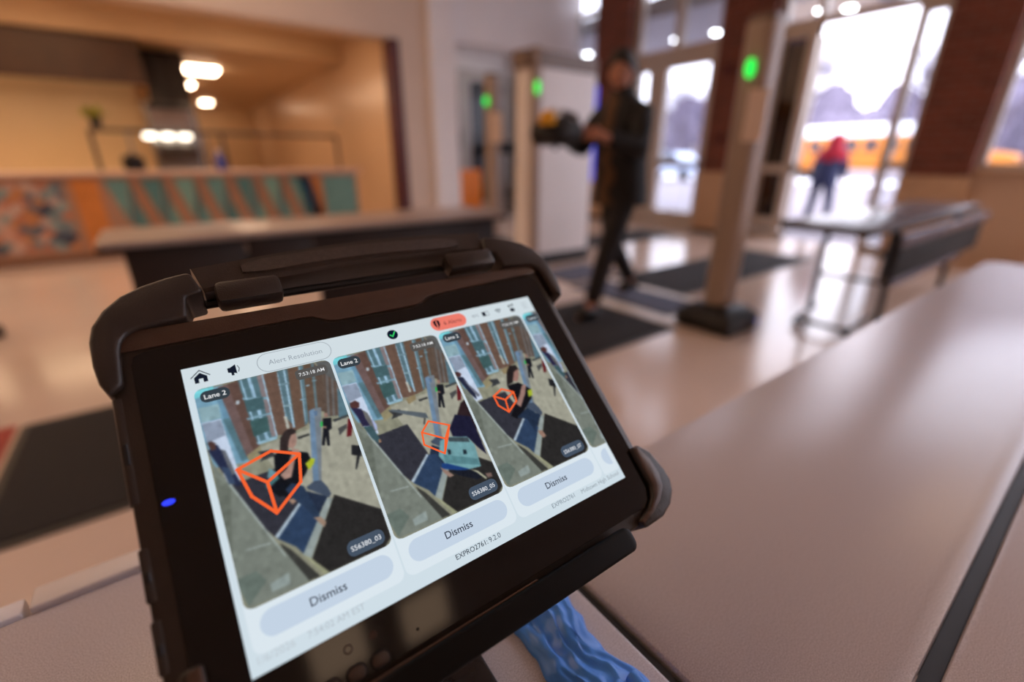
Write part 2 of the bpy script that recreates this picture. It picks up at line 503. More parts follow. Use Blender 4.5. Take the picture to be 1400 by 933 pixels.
# serving counter with the tiled front
CY = 6.98
ct = thing('serving_counter', 'long serving counter with pale top and tiled mosaic front', 'counter', (-1.5, 7.2, 0))
obj('counter_body', B(-6, CY, 0.08, 2.40, 7.62, 0.895), mat('tan_board', rgb(176, 134, 108), 0.6, noise=(5, 0.06)), ct)
obj('toe_kick', B(-6, CY + 0.05, 0, 2.38, 7.6, 0.08), mat('tan_kick', rgb(150, 108, 78), 0.6, noise=(5, 0.06)), ct)
obj('countertop', B(-6.05, CY - 0.05, 0.895, 2.46, 7.7, 0.94), mat('pale_counter', rgb(214, 178, 156), 0.35, noise=(8, 0.05)), ct, bevel=0.008)
TEALS = [mat('teal_tile_%d' % i, rgb(*c), 0.25, noise=(14, 0.12)) for i, c in enumerate(((110, 152, 146), (92, 134, 132), (124, 164, 152), (84, 120, 124)))]
M_ORTILE = mat('orange_tile', rgb(206, 128, 62), 0.35, noise=(8, 0.12))
M_BRTILE = mat('terracotta_tile', rgb(172, 122, 92), 0.35, noise=(8, 0.12))
def tile(poly, m, t=0.012):
    return obj('tile', MB().prism(poly, CY - t, CY - 0.0005, 'y'), m, ct)
Z0, Z1 = 0.13, 0.86
tile([(-0.70, Z0 - 0.03), (-0.48, Z0 - 0.03), (-0.48, Z1 + 0.01), (-0.70, Z1 + 0.01)], M_ORTILE, 0.02)
pitch = 0.315
x = -0.43
k = 0
while x < 1.50:
    g = 0.012
    # one cell: hanging triangle, dark sliver, standing triangle, with a terracotta band slanting between cells
    tile([(x, Z1), (x + 0.215, Z1), (x + 0.13, Z0 + 0.26)], TEALS[k % 3])
    tile([(x + 0.215 + g, Z1 - 0.02), (x + 0.145, Z0 + 0.26), (x + 0.20, Z0 + 0.18), (x + 0.245, Z1 - 0.22)], TEALS[3])
    tile([(x + 0.255, Z1 - 0.26), (x + 0.37, Z0), (x + 0.13, Z0), (x + 0.19, Z0 + 0.15)], TEALS[(k + 1) % 3])
    tile([(x + 0.225, Z1), (x + 0.305, Z1), (x + 0.455, Z0), (x + 0.385, Z0)], M_BRTILE)
    x += pitch; k += 1
tile([(1.58, Z1), (1.74, Z1), (1.80, Z0), (1.76, Z0)], mat('deep_blue_tile', rgb(0, 100, 150), 0.25, noise=(10, 0.1)))
tile([(1.76, Z1), (1.86, Z1), (1.90, Z0), (1.815, Z0)], M_ORTILE)
tile([(1.91, Z0), (2.36, Z0), (2.36, Z1), (1.91, Z1)], TEALS[0])
# patchwork of small diamonds left of the orange pillar
PATCH = [mat('patch_tile_%d' % i, rgb(*c), 0.35, noise=(14, 0.1)) for i, c in enumerate(((200, 172, 158), (186, 124, 98), (122, 140, 142), (62, 74, 92), (206, 160, 138), (190, 130, 84), (140, 160, 158), (96, 108, 120)))]
s = 0.062
for r in range(14):
    for c in range(12):
        cx = -0.76 - s * 0.95 - c * s * 1.9 + (0.5 * s * 1.9 if r % 2 else 0)
        cz = Z0 + 0.045 + r * s * 0.85
        if cx + s > -0.72 or cz > Z1:
            continue
        q = 0.93
        tile([(cx - s * q, cz), (cx, cz - s * q * 0.88), (cx + s * q, cz), (cx, cz + s * q * 0.88)], random.choice(PATCH), 0.008 + random.random() * 0.006)
# sneeze guard
gd = thing('sneeze_guard', 'thin metal sneeze guard rail standing on the serving counter', 'guard rail', (0.95, 7.45, 0.94))
for px in (-0.44, 0.86, 2.32):
    obj('post', MB().tube([(px, 7.45, 0.94), (px, 7.45, 1.38)], 0.022, 8), M_DKSTEEL, gd)
obj('top_rail', MB().tube([(-0.44, 7.45, 1.38), (2.32, 7.45, 1.38)], 0.02, 8), M_DKSTEEL, gd)
obj('glass_shelf', B(-0.44, 7.30, 1.402, 2.32, 7.60, 1.412), M_GLASS, gd)
# potted plant on the glass
pl = thing('potted_plant', 'small yellow-green potted plant on the sneeze guard', 'plant', (-0.36, 7.45, 1.412))
obj('pot', MB().lathe([(0.045, 0), (0.06, 0.09), (0.065, 0.1)], (-0.36, 7.45, 1.412), 14), M_BLACKPL, pl, smooth=0.6)
leaf = MB()
for i in range(60):
    a = random.random() * 2 * PI; e = random.uniform(0.1, 1.3); L = random.uniform(0.10, 0.18)
    b0 = Vector((-0.36 + 0.03 * math.cos(a), 7.45 + 0.03 * math.sin(a), 1.505))
    d = Vector((math.cos(a) * math.cos(e), math.sin(a) * math.cos(e), math.sin(e)))
    sd = Vector((-math.sin(a), math.cos(a), 0)) * 0.024
    leaf.add([b0, b0 + d * L * 0.5 + sd, b0 + d * L, b0 + d * L * 0.5 - sd], [(0, 1, 2, 3)])
obj('leaves', leaf, mat('yellow_green_leaf', rgb(150, 150, 40), 0.5, noise=(20, 0.3)), pl)
# things on the counter
pot = thing('serving_pot', 'small black pot standing on the serving counter', 'pot', (-0.12, 7.45, 0.94))
obj('pot_body', MB().lathe([(0.09, 0), (0.11, 0.02), (0.11, 0.13), (0.10, 0.14)], (-0.12, 7.45, 0.94), 18), M_BLACKMET, pot, smooth=0.6)
obj('lid', MB().lathe([(0.112, 0.141), (0.08, 0.17), (0.02, 0.18), (0.02, 0.21)], (-0.12, 7.45, 0.94), 18), M_BLACKMET, pot, smooth=0.6)
bt = thing('spray_bottle', 'small blue bottle standing on the serving counter', 'bottle', (0.78, 7.45, 0.94))
obj('bottle_body', MB().lathe([(0.05, 0), (0.055, 0.03), (0.055, 0.14), (0.025, 0.19), (0.02, 0.21)], (0.78, 7.45, 0.94), 16), mat('blue_bottle', rgb(60, 80, 170), 0.3, noise=(10, 0.05)), bt, smooth=0.6)
obj('cap', MB().lathe([(0.024, 0.21), (0.024, 0.25)], (0.78, 7.45, 0.94), 12), M_WHITEWALL, bt)
# exhaust hood
hd = thing('exhaust_hood', 'large dark exhaust hood hanging in the kitchen', 'exhaust hood', (-2.2, 10.2, 2.2))
obj('hood_shell', MB().prism([(9.4, 2.20), (9.4, 2.67), (11.15, 2.67), (11.15, 2.36), (9.5, 2.16)], -5, 0.26, 'x'), mat('hood_brown', rgb(76, 54, 40), 0.5, metal=0.2, noise=(5, 0.15)), hd)
obj('hood_lip', B(-5, 9.36, 2.085, 0.27, 9.40, 2.26), mat('hood_brown', rgb(76, 54, 40), 0.5), hd)
for i in range(8):
    a = -4.9 + i * 0.64
    obj('filter_panel', MB().prism([(9.75, 2.165), (11.0, 2.31), (11.0, 2.33), (9.75, 2.185)], a, a + 0.6, 'x'), M_BLACKMET, hd)
for i in range(4):
    a = -4.4 + i * 1.2
    obj('hood_fill_lamp', B(a, 9.46, 2.125, a + 0.8, 9.66, 2.150), light_mat('hood_fill_light', (1.0, 0.70, 0.42), 26.0), hd)  # unseen lamps added behind the lip to brighten the back wall
# steel oven with heat lamps
ov = thing('pass_oven', 'steel heated cabinet with dark top panel in the kitchen', 'oven', (0.42, 9.3, 0))
obj('oven_body', B(0.14, 9.05, 0.1, 0.74, 9.7, 1.84), M_STEEL, ov, bevel=0.01)
obj('dark_panel', B(0.16, 9.03, 1.75, 0.72, 9.049, 1.83), M_BLACKPL, ov)
obj('oven_door', B(0.18, 9.025, 1.05, 0.70, 9.049, 1.30), M_DKSTEEL, ov, bevel=0.005)
obj('oven_window', B(0.18, 9.025, 1.46, 0.70, 9.049, 1.74), mat('oven_glass', rgb(120, 104, 100), 0.2, noise=(5, 0.1)), ov, bevel=0.005)
obj('door_pull', MB().tube([(0.22, 9.0, 1.27), (0.66, 9.0, 1.27)], 0.012, 8), M_STEEL, ov)
for px in (0.18, 0.70):
    obj('leg', MB().tube([(px, 9.1, 0), (px, 9.1, 0.1)], 0.025, 8), M_BLACKMET, ov)
    obj('leg', MB().tube([(px, 9.65, 0), (px, 9.65, 0.1)], 0.025, 8), M_BLACKMET, ov)
hl = thing('heat_lamp_strip', 'row of three bright heat lamps before the steel cabinet', 'lamp', (0.34, 8.9, 1.30))
obj('lamp_bar', B(-0.14, 8.86, 1.435, 0.82, 8.94, 1.47), M_STEEL, hl)
for px in (0.13, 0.34, 0.55):
    obj('heat_lamp', MB().lathe([(0.07, -0.03), (0.085, 0), (0.07, 0.03)], (px, 8.9, 1.385), 18), light_mat('heat_lamp_light', (1, 0.86, 0.68), 5.0), hl)
for px in (-0.12, 0.80):
    obj('post', MB().tube([(px, 8.9, 0.9), (px, 8.9, 1.44)], 0.014, 8), M_STEEL, hl)
tb = thing('prep_table', 'steel preparation table under the heat lamps', 'table', (0.0, 8.95, 0))
obj('table_top', B(-0.9, 8.72, 0.86, 0.95, 9.02, 0.90), M_STEEL, tb, bevel=0.005)
for px in (-0.85, 0.9):
    for py in (8.76, 8.98):
        obj('leg', MB().tube([(px, py, 0), (px, py, 0.86)], 0.02, 8), M_STEEL, tb)
dk = thing('dark_opening_block', 'tall dark block standing in for the dark opening behind the steel heated cabinet', 'cabinet', (0.55, 10.2, 0))  # cabinet-shaped stand-in added for the dark opening beside the hood
obj('cabinet_body', B(0.28, 10.0, 0.05, 0.84, 10.5, 2.66), mat('dark_opening_brown', rgb(34, 24, 20), 0.7, noise=(4, 0.15)), dk, bevel=0.01)
for a in (0.29, 0.565):
    obj('cabinet_door', B(a, 9.975, 0.1, a + 0.265, 9.999, 2.62), mat('dark_opening_front', rgb(38, 27, 22), 0.65, noise=(4, 0.15)), dk, bevel=0.004)
for a in (0.34, 0.78):
    obj('foot', B(a - 0.03, 10.05, 0, a + 0.03, 10.45, 0.05), M_BLACKPL, dk)
# kitchen lamps
for x, y, z, sx, sy, lb in ((1.2, 11.4, 2.68, 0.26, 0.26, 'broad kitchen ceiling lamp nearest the serving opening'), (1.08, 13.7, 2.68, 0.15, 0.2, 'kitchen passage ceiling lamp behind the broad lamp'),
                            (1.80, 17.5, 2.68, 0.12, 0.2, 'farthest ceiling lamp in the kitchen passage'), (-3.4, 8.0, 2.98, 0.6, 0.22, 'kitchen ceiling lamp hidden behind the header far from the red jamb'),
                            (-0.9, 8.0, 2.98, 0.6, 0.22, 'kitchen ceiling lamp hidden behind the header over the tiled patchwork'), (1.6, 8.0, 2.98, 0.6, 0.22, 'kitchen ceiling lamp hidden behind the header near the red jamb')):
    t = thing('kitchen_light', lb, 'ceiling light', (x, y, z))
    obj('lamp_frame', B(x - sx - 0.03, y - sy - 0.03, z - 0.035, x + sx + 0.03, y + sy + 0.03, z), M_WHITEWALL, t)
    obj('diffuser', B(x - sx, y - sy, z - 0.07, x + sx, y + sy, z - 0.036), light_mat('kitchen_lamp', (1.0, 0.68, 0.42), KITCHEN_LAMP) if z > 2.8 else light_mat('passage_lamp', (1.0, 0.70, 0.46), KITCHEN_LAMP * 2.5), t)
tag(obj('wall_switch', B(3.185, 9.9, 1.70, 3.199, 9.99, 1.83), M_FRAME, bevel=0.003), 'small switch plate on the glazed kitchen side wall', 'switch')

# ================================================================== FOLDING TABLES
TZ = 0.71
M_EDGE = mat('pale_edge_band', rgb(238, 234, 238), 0.4, noise=(10, 0.04))  # light banding, made paler to hold the daylight it reflects
M_SEAM = mat('dark_seam_rubber', rgb(24, 22, 22), 0.6, noise=(20, 0.1))
def legs(t, x0, x1, y0, y1):
    for x in (x0 + 0.25, x1 - 0.25):
        ym = (y0 + y1) / 2
        obj('leg', MB().tube([(x, y0 + 0.08, TZ - 0.05), (x, y0 + 0.04, 0.10), (x, y0 + 0.04, 0.016), (x, y0 + 0.10, 0.016), (x, y1 - 0.10, 0.016), (x, y1 - 0.04, 0.016), (x, y1 - 0.04, 0.10), (x, y1 - 0.08, TZ - 0.05)], 0.015, 8), M_BLACKMET, t)
    obj('under_frame', B(x0 + 0.2, (y0 + y1) / 2 - 0.03, TZ - 0.06, x1 - 0.2, (y0 + y1) / 2 + 0.03, TZ - 0.032), M_BLACKMET, t)
ta = thing('folding_table', 'speckled grey folding table with a dark seam along its middle', 'table', (1.34, 0, 0))
for ya, yb in ((0.0, 0.303), (-0.315, -0.012)):
    obj('tabletop', MB().prism(rrect(0.232, ya, 2.44, yb, 0.03 if ya < 0 else 0.06, 5), TZ - 0.03, TZ), M_LAM, ta, bevel=0.004)
obj('seam_strip', B(0.24, -0.0115, TZ - 0.028, 2.43, -0.0005, TZ - 0.006), M_SEAM, ta)
legs(ta, 0.232, 2.44, -0.315, 0.303)
tbl = thing('folding_table', 'speckled grey folding table carrying the tablet stand and blue glove', 'table', (-0.9, 0.1, 0))
obj('tabletop', B(-2.2, -0.2, TZ - 0.03, 0.222, 0.4545, TZ), M_LAM, tbl, bevel=0.004)
obj('edge_band', B(-2.2, 0.455, TZ - 0.034, -0.164, 0.475, TZ + 0.003), M_EDGE, tbl, bevel=0.003)
obj('edge_band', B(-0.160, 0.455, TZ - 0.034, 0.222, 0.481, TZ + 0.005), M_EDGE, tbl, bevel=0.003)
obj('end_strip', B(0.2225, -0.2, TZ - 0.034, 0.2285, 0.30, TZ - 0.004), M_SEAM, tbl)
legs(tbl, -2.2, 0.222, -0.2, 0.478)
# table in front of the kitchen, its folded bench panel hanging down
tc_ = thing('folding_table', 'long table with dark hanging side panel standing before the serving counter', 'table', (0.87, 3.05, 0))
obj('tabletop', MB().prism(rrect(-0.27, 2.75, 2.02, 3.36, 0.04, 4), TZ - 0.028, TZ), mat('grey_laminate', rgb(168, 150, 142), 0.3, noise=(40, 0.08)), tc_, bevel=0.003)
obj('edge_band', MB().prism(rrect(-0.275, 2.745, 2.025, 3.365, 0.042, 4), TZ - 0.045, TZ - 0.0285), M_SEAM, tc_)
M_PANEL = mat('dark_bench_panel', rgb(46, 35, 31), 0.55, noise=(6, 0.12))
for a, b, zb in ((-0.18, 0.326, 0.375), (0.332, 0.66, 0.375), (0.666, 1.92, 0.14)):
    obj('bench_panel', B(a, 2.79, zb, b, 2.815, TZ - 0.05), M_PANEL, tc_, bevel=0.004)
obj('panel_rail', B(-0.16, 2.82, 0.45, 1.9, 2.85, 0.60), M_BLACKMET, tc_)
legs(tc_, -0.27, 2.02, 2.75, 3.36)
# folded bench table by the low wall
td = thing('bench_table', 'dark grey bench table with folded seat before the low tan wall', 'table', (4.4, 1.05, 0))
obj('tabletop', MB().prism(rrect(3.08, 0.86, 5.72, 1.34, 0.04, 4), TZ - 0.03, TZ), mat('dark_laminate', rgb(104, 98, 102), 0.22, noise=(40, 0.08)), td, bevel=0.003)
obj('edge_band', MB().prism(rrect(3.075, 0.855, 5.725, 1.345, 0.042, 4), TZ - 0.045, TZ - 0.0305), M_SEAM, td)
obj('folded_seat', B(3.45, 0.80, 0.36, 5.6, 0.835, TZ - 0.06), mat('black_seat_panel', rgb(20, 17, 16), 0.75, noise=(6, 0.12)), td, bevel=0.004)
obj('seat_rail', B(3.40, 0.775, TZ - 0.12, 5.62, 0.80, TZ - 0.055), mat('blue_edge_highlight', rgb(130, 132, 148), 0.25, metal=0.4, noise=(10, 0.05)), td, bevel=0.003)  # highlight along the folded seat edge, put into the blue colour
obj('seat_rail', B(3.45, 0.785, 0.34, 5.0, 0.81, 0.38), mat('blue_edge_highlight', rgb(130, 132, 148), 0.25), td, bevel=0.003)
for x in (3.7, 5.2):
    obj('leg', MB().tube([(x, 0.90, TZ - 0.05), (x + 0.05, 0.88, 0.14), (x + 0.05, 0.88, 0.02)], 0.02, 8), M_BLACKMET, td)
    obj('leg', MB().tube([(x, 1.28, TZ - 0.05), (x + 0.05, 1.30, 0.14), (x + 0.05, 1.30, 0.02)], 0.02, 8), M_BLACKMET, td)
    obj('cross_bar', MB().tube([(x + 0.03, 0.89, 0.30), (x + 0.03, 1.29, 0.30)], 0.014, 8), M_BLACKMET, td)
obj('floor_loop', MB().tube([(3.75, 0.92, 0.06), (3.36, 0.90, 0.06), (3.30, 0.93, 0.06), (3.30, 1.18, 0.06), (3.36, 1.22, 0.06), (3.75, 1.26, 0.06)], 0.014, 8), M_BLACKMET, td)
for y in (0.92, 1.22):
    obj('wheel', MB().tube([(3.36, y - 0.015, 0.03), (3.36, y + 0.015, 0.03)], 0.03, 14), M_BLACKPL, td)

# ================================================================== SCANNER TOWERS
M_TOWER = mat('tower_white', rgb(238, 232, 230), 0.45, noise=(3, 0.03))
M_TBEIGE = mat('tower_beige', rgb(166, 146, 132), 0.45, noise=(3, 0.03))
M_TCAP = mat('tower_cap', rgb(120, 100, 88), 0.45, noise=(3, 0.03))
M_GREEN = light_mat('green_led', (0.03, 1.0, 0.10), 1.3)
M_BLUE = light_mat('blue_led', (0.10, 0.13, 1.0), 0.9)
def stadium(x0, x1, yc, r, n=10, sx=1.0):
    p = []
    for k in range(n + 1):
        a = -PI / 2 + PI * k / n
        p.append((x1 + r * sx * math.cos(a), yc + r * math.sin(a)))
    for k in range(n + 1):
        a = PI / 2 + PI * k / n
        p.append((x0 + r * sx * math.cos(a), yc + r * math.sin(a)))
    return p
A = thing('scanner_tower', 'wide white scanner tower with rounded ends and black base', 'scanner tower', (3.45, 3.90, 0))
obj('tower_body', MB().prism(stadium(3.17, 3.78, 3.90, 0.17), 0.125, 1.86), M_TOWER, A, smooth=0.5)
obj('tower_nose', MB().prism(rrect(3.045, 3.728, 3.15, 3.86, 0.04, 4), 0.04, 2.02), M_TBEIGE, A, smooth=0.5)
obj('tower_cap', MB().prism(stadium(3.14, 3.78, 3.90, 0.18), 1.861, 2.0), M_TCAP, A, smooth=0.5)
obj('tower_base', MB().prism(stadium(3.16, 3.80, 3.90, 0.19), 0.0, 0.124), M_BLACKPL, A, bevel=0.01)
obj('status_light', MB().sphere((3.075, 3.728, 1.69), (0.03, 0.012, 0.06)), M_GREEN, A)
obj('emblem', MB().prism([(3.32 + 0.035 * math.cos(a), 1.185 + 0.035 * math.sin(a)) for a in [2 * PI * k / 12 for k in range(12)]], 3.724, 3.729, 'y'), M_BLACKPL, A)
obj('light_strip', B(3.93, 3.80, 0.84, 3.962, 3.86, 1.78), M_BLUE, A)
def slim_tower(x, y, label, zt, rx, ry, base, paper, zl, g):
    t = thing('scanner_post', label, 'scanner tower', (x, y, 0))
    ring = [(x + rx * math.copysign(abs(math.cos(a)) ** 0.6, math.cos(a)), y + ry * math.copysign(abs(math.sin(a)) ** 0.6, math.sin(a))) for a in [2 * PI * k / 24 for k in range(24)]]
    obj('post', MB().prism(ring, 0.14, zt), M_TBEIGE, t, smooth=0.6)
    obj('post_cap', MB().prism([(x + (p[0] - x) * 0.9, y + (p[1] - y) * 0.9) for p in ring], zt, zt + 0.035), M_TCAP, t, smooth=0.6)
    bx, by = base
    obj('base', MB().loft([[(x + s1 * bx * q, y + s2 * by * q, z) for s1, s2 in ((-1, -1), (1, -1), (1, 1), (-1, 1))] for q, z in ((1, 0), (1, 0.10), (0.62, 0.16), (0.5, 0.165))]), M_BLACKPL, t, bevel=0.012)
    # green lamp and sheet of paper on the camera-side flank of the post
    d = Vector((-x, -y, 0)).normalized(); sd = Vector((d.y, -d.x, 0))
    f = Vector((x, y, 0)) + d * (max(rx, ry) * 1.02)
    lo = f + sd * g
    obj('status_light', MB().sphere((lo.x, lo.y, zl), (0.026, 0.026, 0.05)), M_GREEN, t)
    if paper:
        q = f + sd * paper[2]
        pts = [q + sd * paper[3] + d * 0.012, q - sd * paper[3] + d * 0.012, q - sd * paper[3] + d * 0.009, q + sd * paper[3] + d * 0.009]
        obj('paper_sign', MB().prism([(p.x, p.y) for p in pts], paper[0], paper[1]), mat('cream_paper', rgb(236, 214, 196), 0.7, noise=(6, 0.03)), t)
    return t
b = slim_tower(2.90, 1.55, 'slim beige scanner post on black foot with a cream paper sign', 1.76, 0.085, 0.085, (0.185, 0.20), (1.16, 1.43, -0.02, 0.05), 1.535, 0.045)
for s1, s2 in ((-1, 1), (1, -1)):
    obj('corner_light', MB().sphere((2.90 + s1 * 0.165, 1.55 - 0.19 if s2 < 0 else 1.55 - 0.0, 0.05), 0.014), M_BLUE, b)
slim_tower(3.30, 4.80, 'slim scanner post with white paper sign before the dark alcove door', 1.92, 0.075, 0.075, (0.2, 0.2), (1.25, 1.56, -0.035, 0.07), 1.675, 0.07)

# ================================================================== ALCOVE FURNITURE AND ODD THINGS
oc = thing('orange_cabinet', 'bright orange low cabinet standing by the white column', 'cabinet', (4.78, 7.85, 0))
M_OR = mat('orange_paint', rgb(236, 128, 20), 0.45, noise=(4, 0.06))
obj('cabinet_body', B(4.50, 7.78, 0.06, 5.07, 8.1, 0.89), M_OR, oc, bevel=0.01)
for a in (4.52, 4.795):
    dr = obj('cabinet_door', B(a, 7.755, 0.09, a + 0.255, 7.779, 0.86), M_OR, oc, bevel=0.004)
    obj('door_knob', MB().sphere((a + (0.22 if a < 4.6 else 0.035), 7.745, 0.5), 0.014), M_STEEL, dr)
obj('plinth', B(4.53, 7.80, 0, 5.04, 8.08, 0.06), M_BLACKPL, oc)
ca = thing('utility_cart', 'black utility cart with pale shelf inside the alcove', 'cart', (6.15, 8.3, 0))
for z in (0.15, 0.58, 1.18):
    obj('shelf', B(5.9, 8.1, z, 6.42, 8.55, z + 0.035), M_STEEL if z == 0.58 else M_BLACKPL, ca, bevel=0.008)
for px in (5.93, 6.39):
    for py in (8.13, 8.52):
        obj('upright', MB().tube([(px, py, 0.08), (px, py, 1.2)], 0.018, 8), M_BLACKMET, ca)
        obj('wheel', MB().tube([(px, py - 0.014, 0.045), (px, py + 0.014, 0.045)], 0.045, 14), M_BLACKPL, ca)
bx = obj('equipment_box', B(5.98, 8.16, 1.216, 6.36, 8.5, 1.40), M_BLACKPL, bevel=0.012)
tag(bx, 'black equipment box resting on the utility cart', 'box')
wc = thing('wire_crate', 'pale wire crate on the floor before the utility cart', 'crate', (5.3, 7.4, 0))
for i in range(7):
    a = 5.1 + i * 0.066
    obj('wire', MB().tube([(a, 7.25, 0.33), (a, 7.25, 0.008), (a, 7.6, 0.008), (a, 7.6, 0.33)], 0.007, 6), M_STEEL, wc)
for z in (0.12, 0.33):
    obj('rim', MB().tube([(5.1, 7.25, z), (5.5, 7.25, z), (5.5, 7.6, z), (5.1, 7.6, z)], 0.009, 6, True), M_STEEL, wc)
# wheeled stool whose foot shows at the left edge
st = thing('wheeled_stool', 'black wheeled stool standing on the floor before the patchwork tiles', 'stool', (-1.30, 4.25, 0))
obj('stem', MB().tube([(-1.30, 4.25, 0.08), (-1.30, 4.25, 0.45)], [0.035, 0.022], 10), M_BLACKMET, st)
obj('seat', MB().lathe([(0.15, 0.45), (0.18, 0.47), (0.18, 0.51), (0.15, 0.53)], (-1.30, 4.25, 0), 20), M_BLACKPL, st, smooth=0.6)
for i in range(5):
    a = 2 * PI * i / 5 - 0.25
    e = Vector((-1.30 + 0.30 * math.cos(a), 4.25 + 0.30 * math.sin(a), 0.075))
    lg = obj('base_leg', MB().tube([(-1.30, 4.25, 0.10), e], [0.03, 0.022], 8), M_BLACKMET, st)
    obj('caster', MB().tube([(e.x - 0.02, e.y, 0.04), (e.x + 0.03, e.y, 0.04)], 0.04, 14), M_BLACKPL, lg)

# ================================================================== OUTSIDE
M_SNOW = mat('pale_pavement', rgb(128, 122, 130), 0.8, noise=(0.4, 0.05))
gr = struct('ground', B(DX + 0.3, -60, -0.12, 160, 140, -0.02), M_SNOW, 'pale winter pavement outside the entrance', 'ground')
cn = thing('entrance_canopy', 'flat grey canopy with round downlights outside the entrance', 'canopy', (8.2, 4.5, 0))
obj('canopy_slab', B(DX + 0.32, 3.0, 3.22, 9.4, 9.0, 3.5), mat('canopy_grey', rgb(176, 176, 182), 0.6, noise=(3, 0.04)), cn)
M_DOWN = light_mat('downlight', (0.95, 0.96, 1.0), 25.0)
for px, py in ((8.86, 3.9), (9.07, 3.6), (8.68, 6.36), (8.79, 5.6), (8.25, 8.3)):
    dl = obj('downlight_ring', MB().lathe([(0.10, 3.205), (0.10, 3.2199)], (px, py, 0), 18), M_FRAME, cn)
    obj('downlight_lens', MB().lathe([(0.08, 3.198), (0.08, 3.2049)], (px, py, 0), 18), M_DOWN, dl)
# school bus, side on
BX, BY0, BY1 = 31.8, 5.6, 16.2
bus = thing('school_bus', 'yellow school bus with white roof parked across the street', 'bus', (BX + 1.2, (BY0 + BY1) / 2, -0.02))
M_YEL = mat('bus_yellow', rgb(216, 128, 30), 0.4, noise=(2, 0.03))
M_BWHITE = mat('bus_white', rgb(240, 242, 248), 0.4, noise=(2, 0.02))
M_TYRE = mat('tyre_rubber', rgb(24, 24, 24), 0.8, noise=(20, 0.1))
M_BGLASS = mat('bus_glass', rgb(40, 44, 58), 0.1, noise=(2, 0.1))
obj('bus_body', B(BX, BY0, 0.55, BX + 2.4, BY1, 2.30), M_YEL, bus, bevel=0.08)
obj('bus_hood', MB().prism([(BY0 - 1.3, 0.55), (BY0 + 0.05, 0.55), (BY0 + 0.05, 1.55), (BY0 - 1.1, 1.35), (BY0 - 1.3, 1.2)], BX + 0.2, BX + 2.2, 'x'), M_YEL, bus, bevel=0.08)
prof = []
for k in range(9):
    a = PI * k / 8
    prof.append((BX + 1.2 - 1.18 * math.cos(a), 2.302 + 0.62 * math.sin(a) ** 0.7))
obj('bus_roof', MB().prism(prof, BY0 + 0.02, BY1 - 0.02, 'y'), M_BWHITE, bus, smooth=0.6)
for i in range(11):
    a = BY0 + 0.35 + i * 0.93
    wf = obj('bus_window', B(BX - 0.03, a, 1.55, BX - 0.001, a + 0.66, 2.12), M_BLACKPL, bus)
    obj('window_pane', B(BX - 0.04, a + 0.05, 1.6, BX - 0.031, a + 0.61, 2.07), M_BGLASS, wf)
for z in (0.75, 1.12, 1.42):
    obj('rub_rail', B(BX - 0.03, BY0 + 0.1, z, BX - 0.001, BY1 - 0.1, z + 0.05), M_BLACKPL, bus)
for y in (BY0 - 0.5, BY1 - 2.6):
    for xx in (BX + 0.05, BX + 2.05):
        wh = obj('wheel', MB().tube([(xx, y, 0.45), (xx + 0.3, y, 0.45)], 0.47, 22), M_TYRE, bus, smooth=0.6)
        obj('hub', MB().tube([(xx - 0.012, y, 0.45), (xx + 0.312, y, 0.45)], 0.2, 14), M_STEEL, wh)
obj('bumper', B(BX + 0.1, BY0 - 1.4, 0.45, BX + 2.3, BY0 - 1.28, 0.7), M_BLACKPL, bus, bevel=0.02)
# kerbside snow bank before the bus
sb = MB()
rings = []
for i in range(40):
    y = -8 + i * 1.1
    h = 0.13 + 0.03 * math.sin(i * 1.7) + 0.02 * math.sin(i * 0.63)
    rings.append([(26.4, y, -0.02), (27.0, y, h * 0.8), (27.8, y, h), (28.8, y, h * 0.6), (29.4, y, -0.02)])
sb.loft(rings)
tag(obj('snow_bank', sb, mat('old_snow', rgb(238, 238, 246), 0.8, noise=(1, 0.04)), smooth=1.0), 'low bank of old snow along the street before the bus', 'snow bank')
# parked cars
def car(x, y, label, col, rot=False, S=1.0):
    c = thing('parked_car', label, 'car', (x, y, -0.02))
    prof = [(-2.2, 0.35), (-2.25, 0.75), (-1.3, 0.95), (-0.75, 1.45), (0.95, 1.48), (1.7, 1.0), (2.2, 0.9), (2.25, 0.4)]
    prof = [(y + p[0] * S, p[1] * S) for p in prof]
    obj('car_body', MB().prism(prof, x - 0.85, x + 0.85, 'x'), mat('car_paint_' + label[:8].strip().replace(' ', '_'), col, 0.3, coat=0.6, noise=(2, 0.02)), c, bevel=0.06)
    obj('side_window', MB().prism([(y - 1.15 * S, 1.0 * S), (y - 0.68 * S, 1.40 * S), (y + 0.88 * S, 1.42 * S), (y + 1.5 * S, 1.02 * S)], x - 0.865, x - 0.84, 'x'), M_BGLASS, c)
    for yy in (y - 1.4 * S, y + 1.4 * S):
        for xx in (x - 0.86, x + 0.66):
            obj('wheel', MB().tube([(xx, yy, 0.32), (xx + 0.2, yy, 0.32)], 0.33, 18), M_TYRE, c, smooth=0.6)
    return c
car(24.6, 17.4, 'pale blue car parked in the street seen through the closed glazed door', rgb(190, 208, 236))
car(23.4, 23.6, 'white car parked in the street beyond the pale blue one', rgb(236, 236, 240))
car(31.5, 1.0, 'silver blue car parked ahead of the yellow bus', rgb(170, 190, 226), S=1.15)
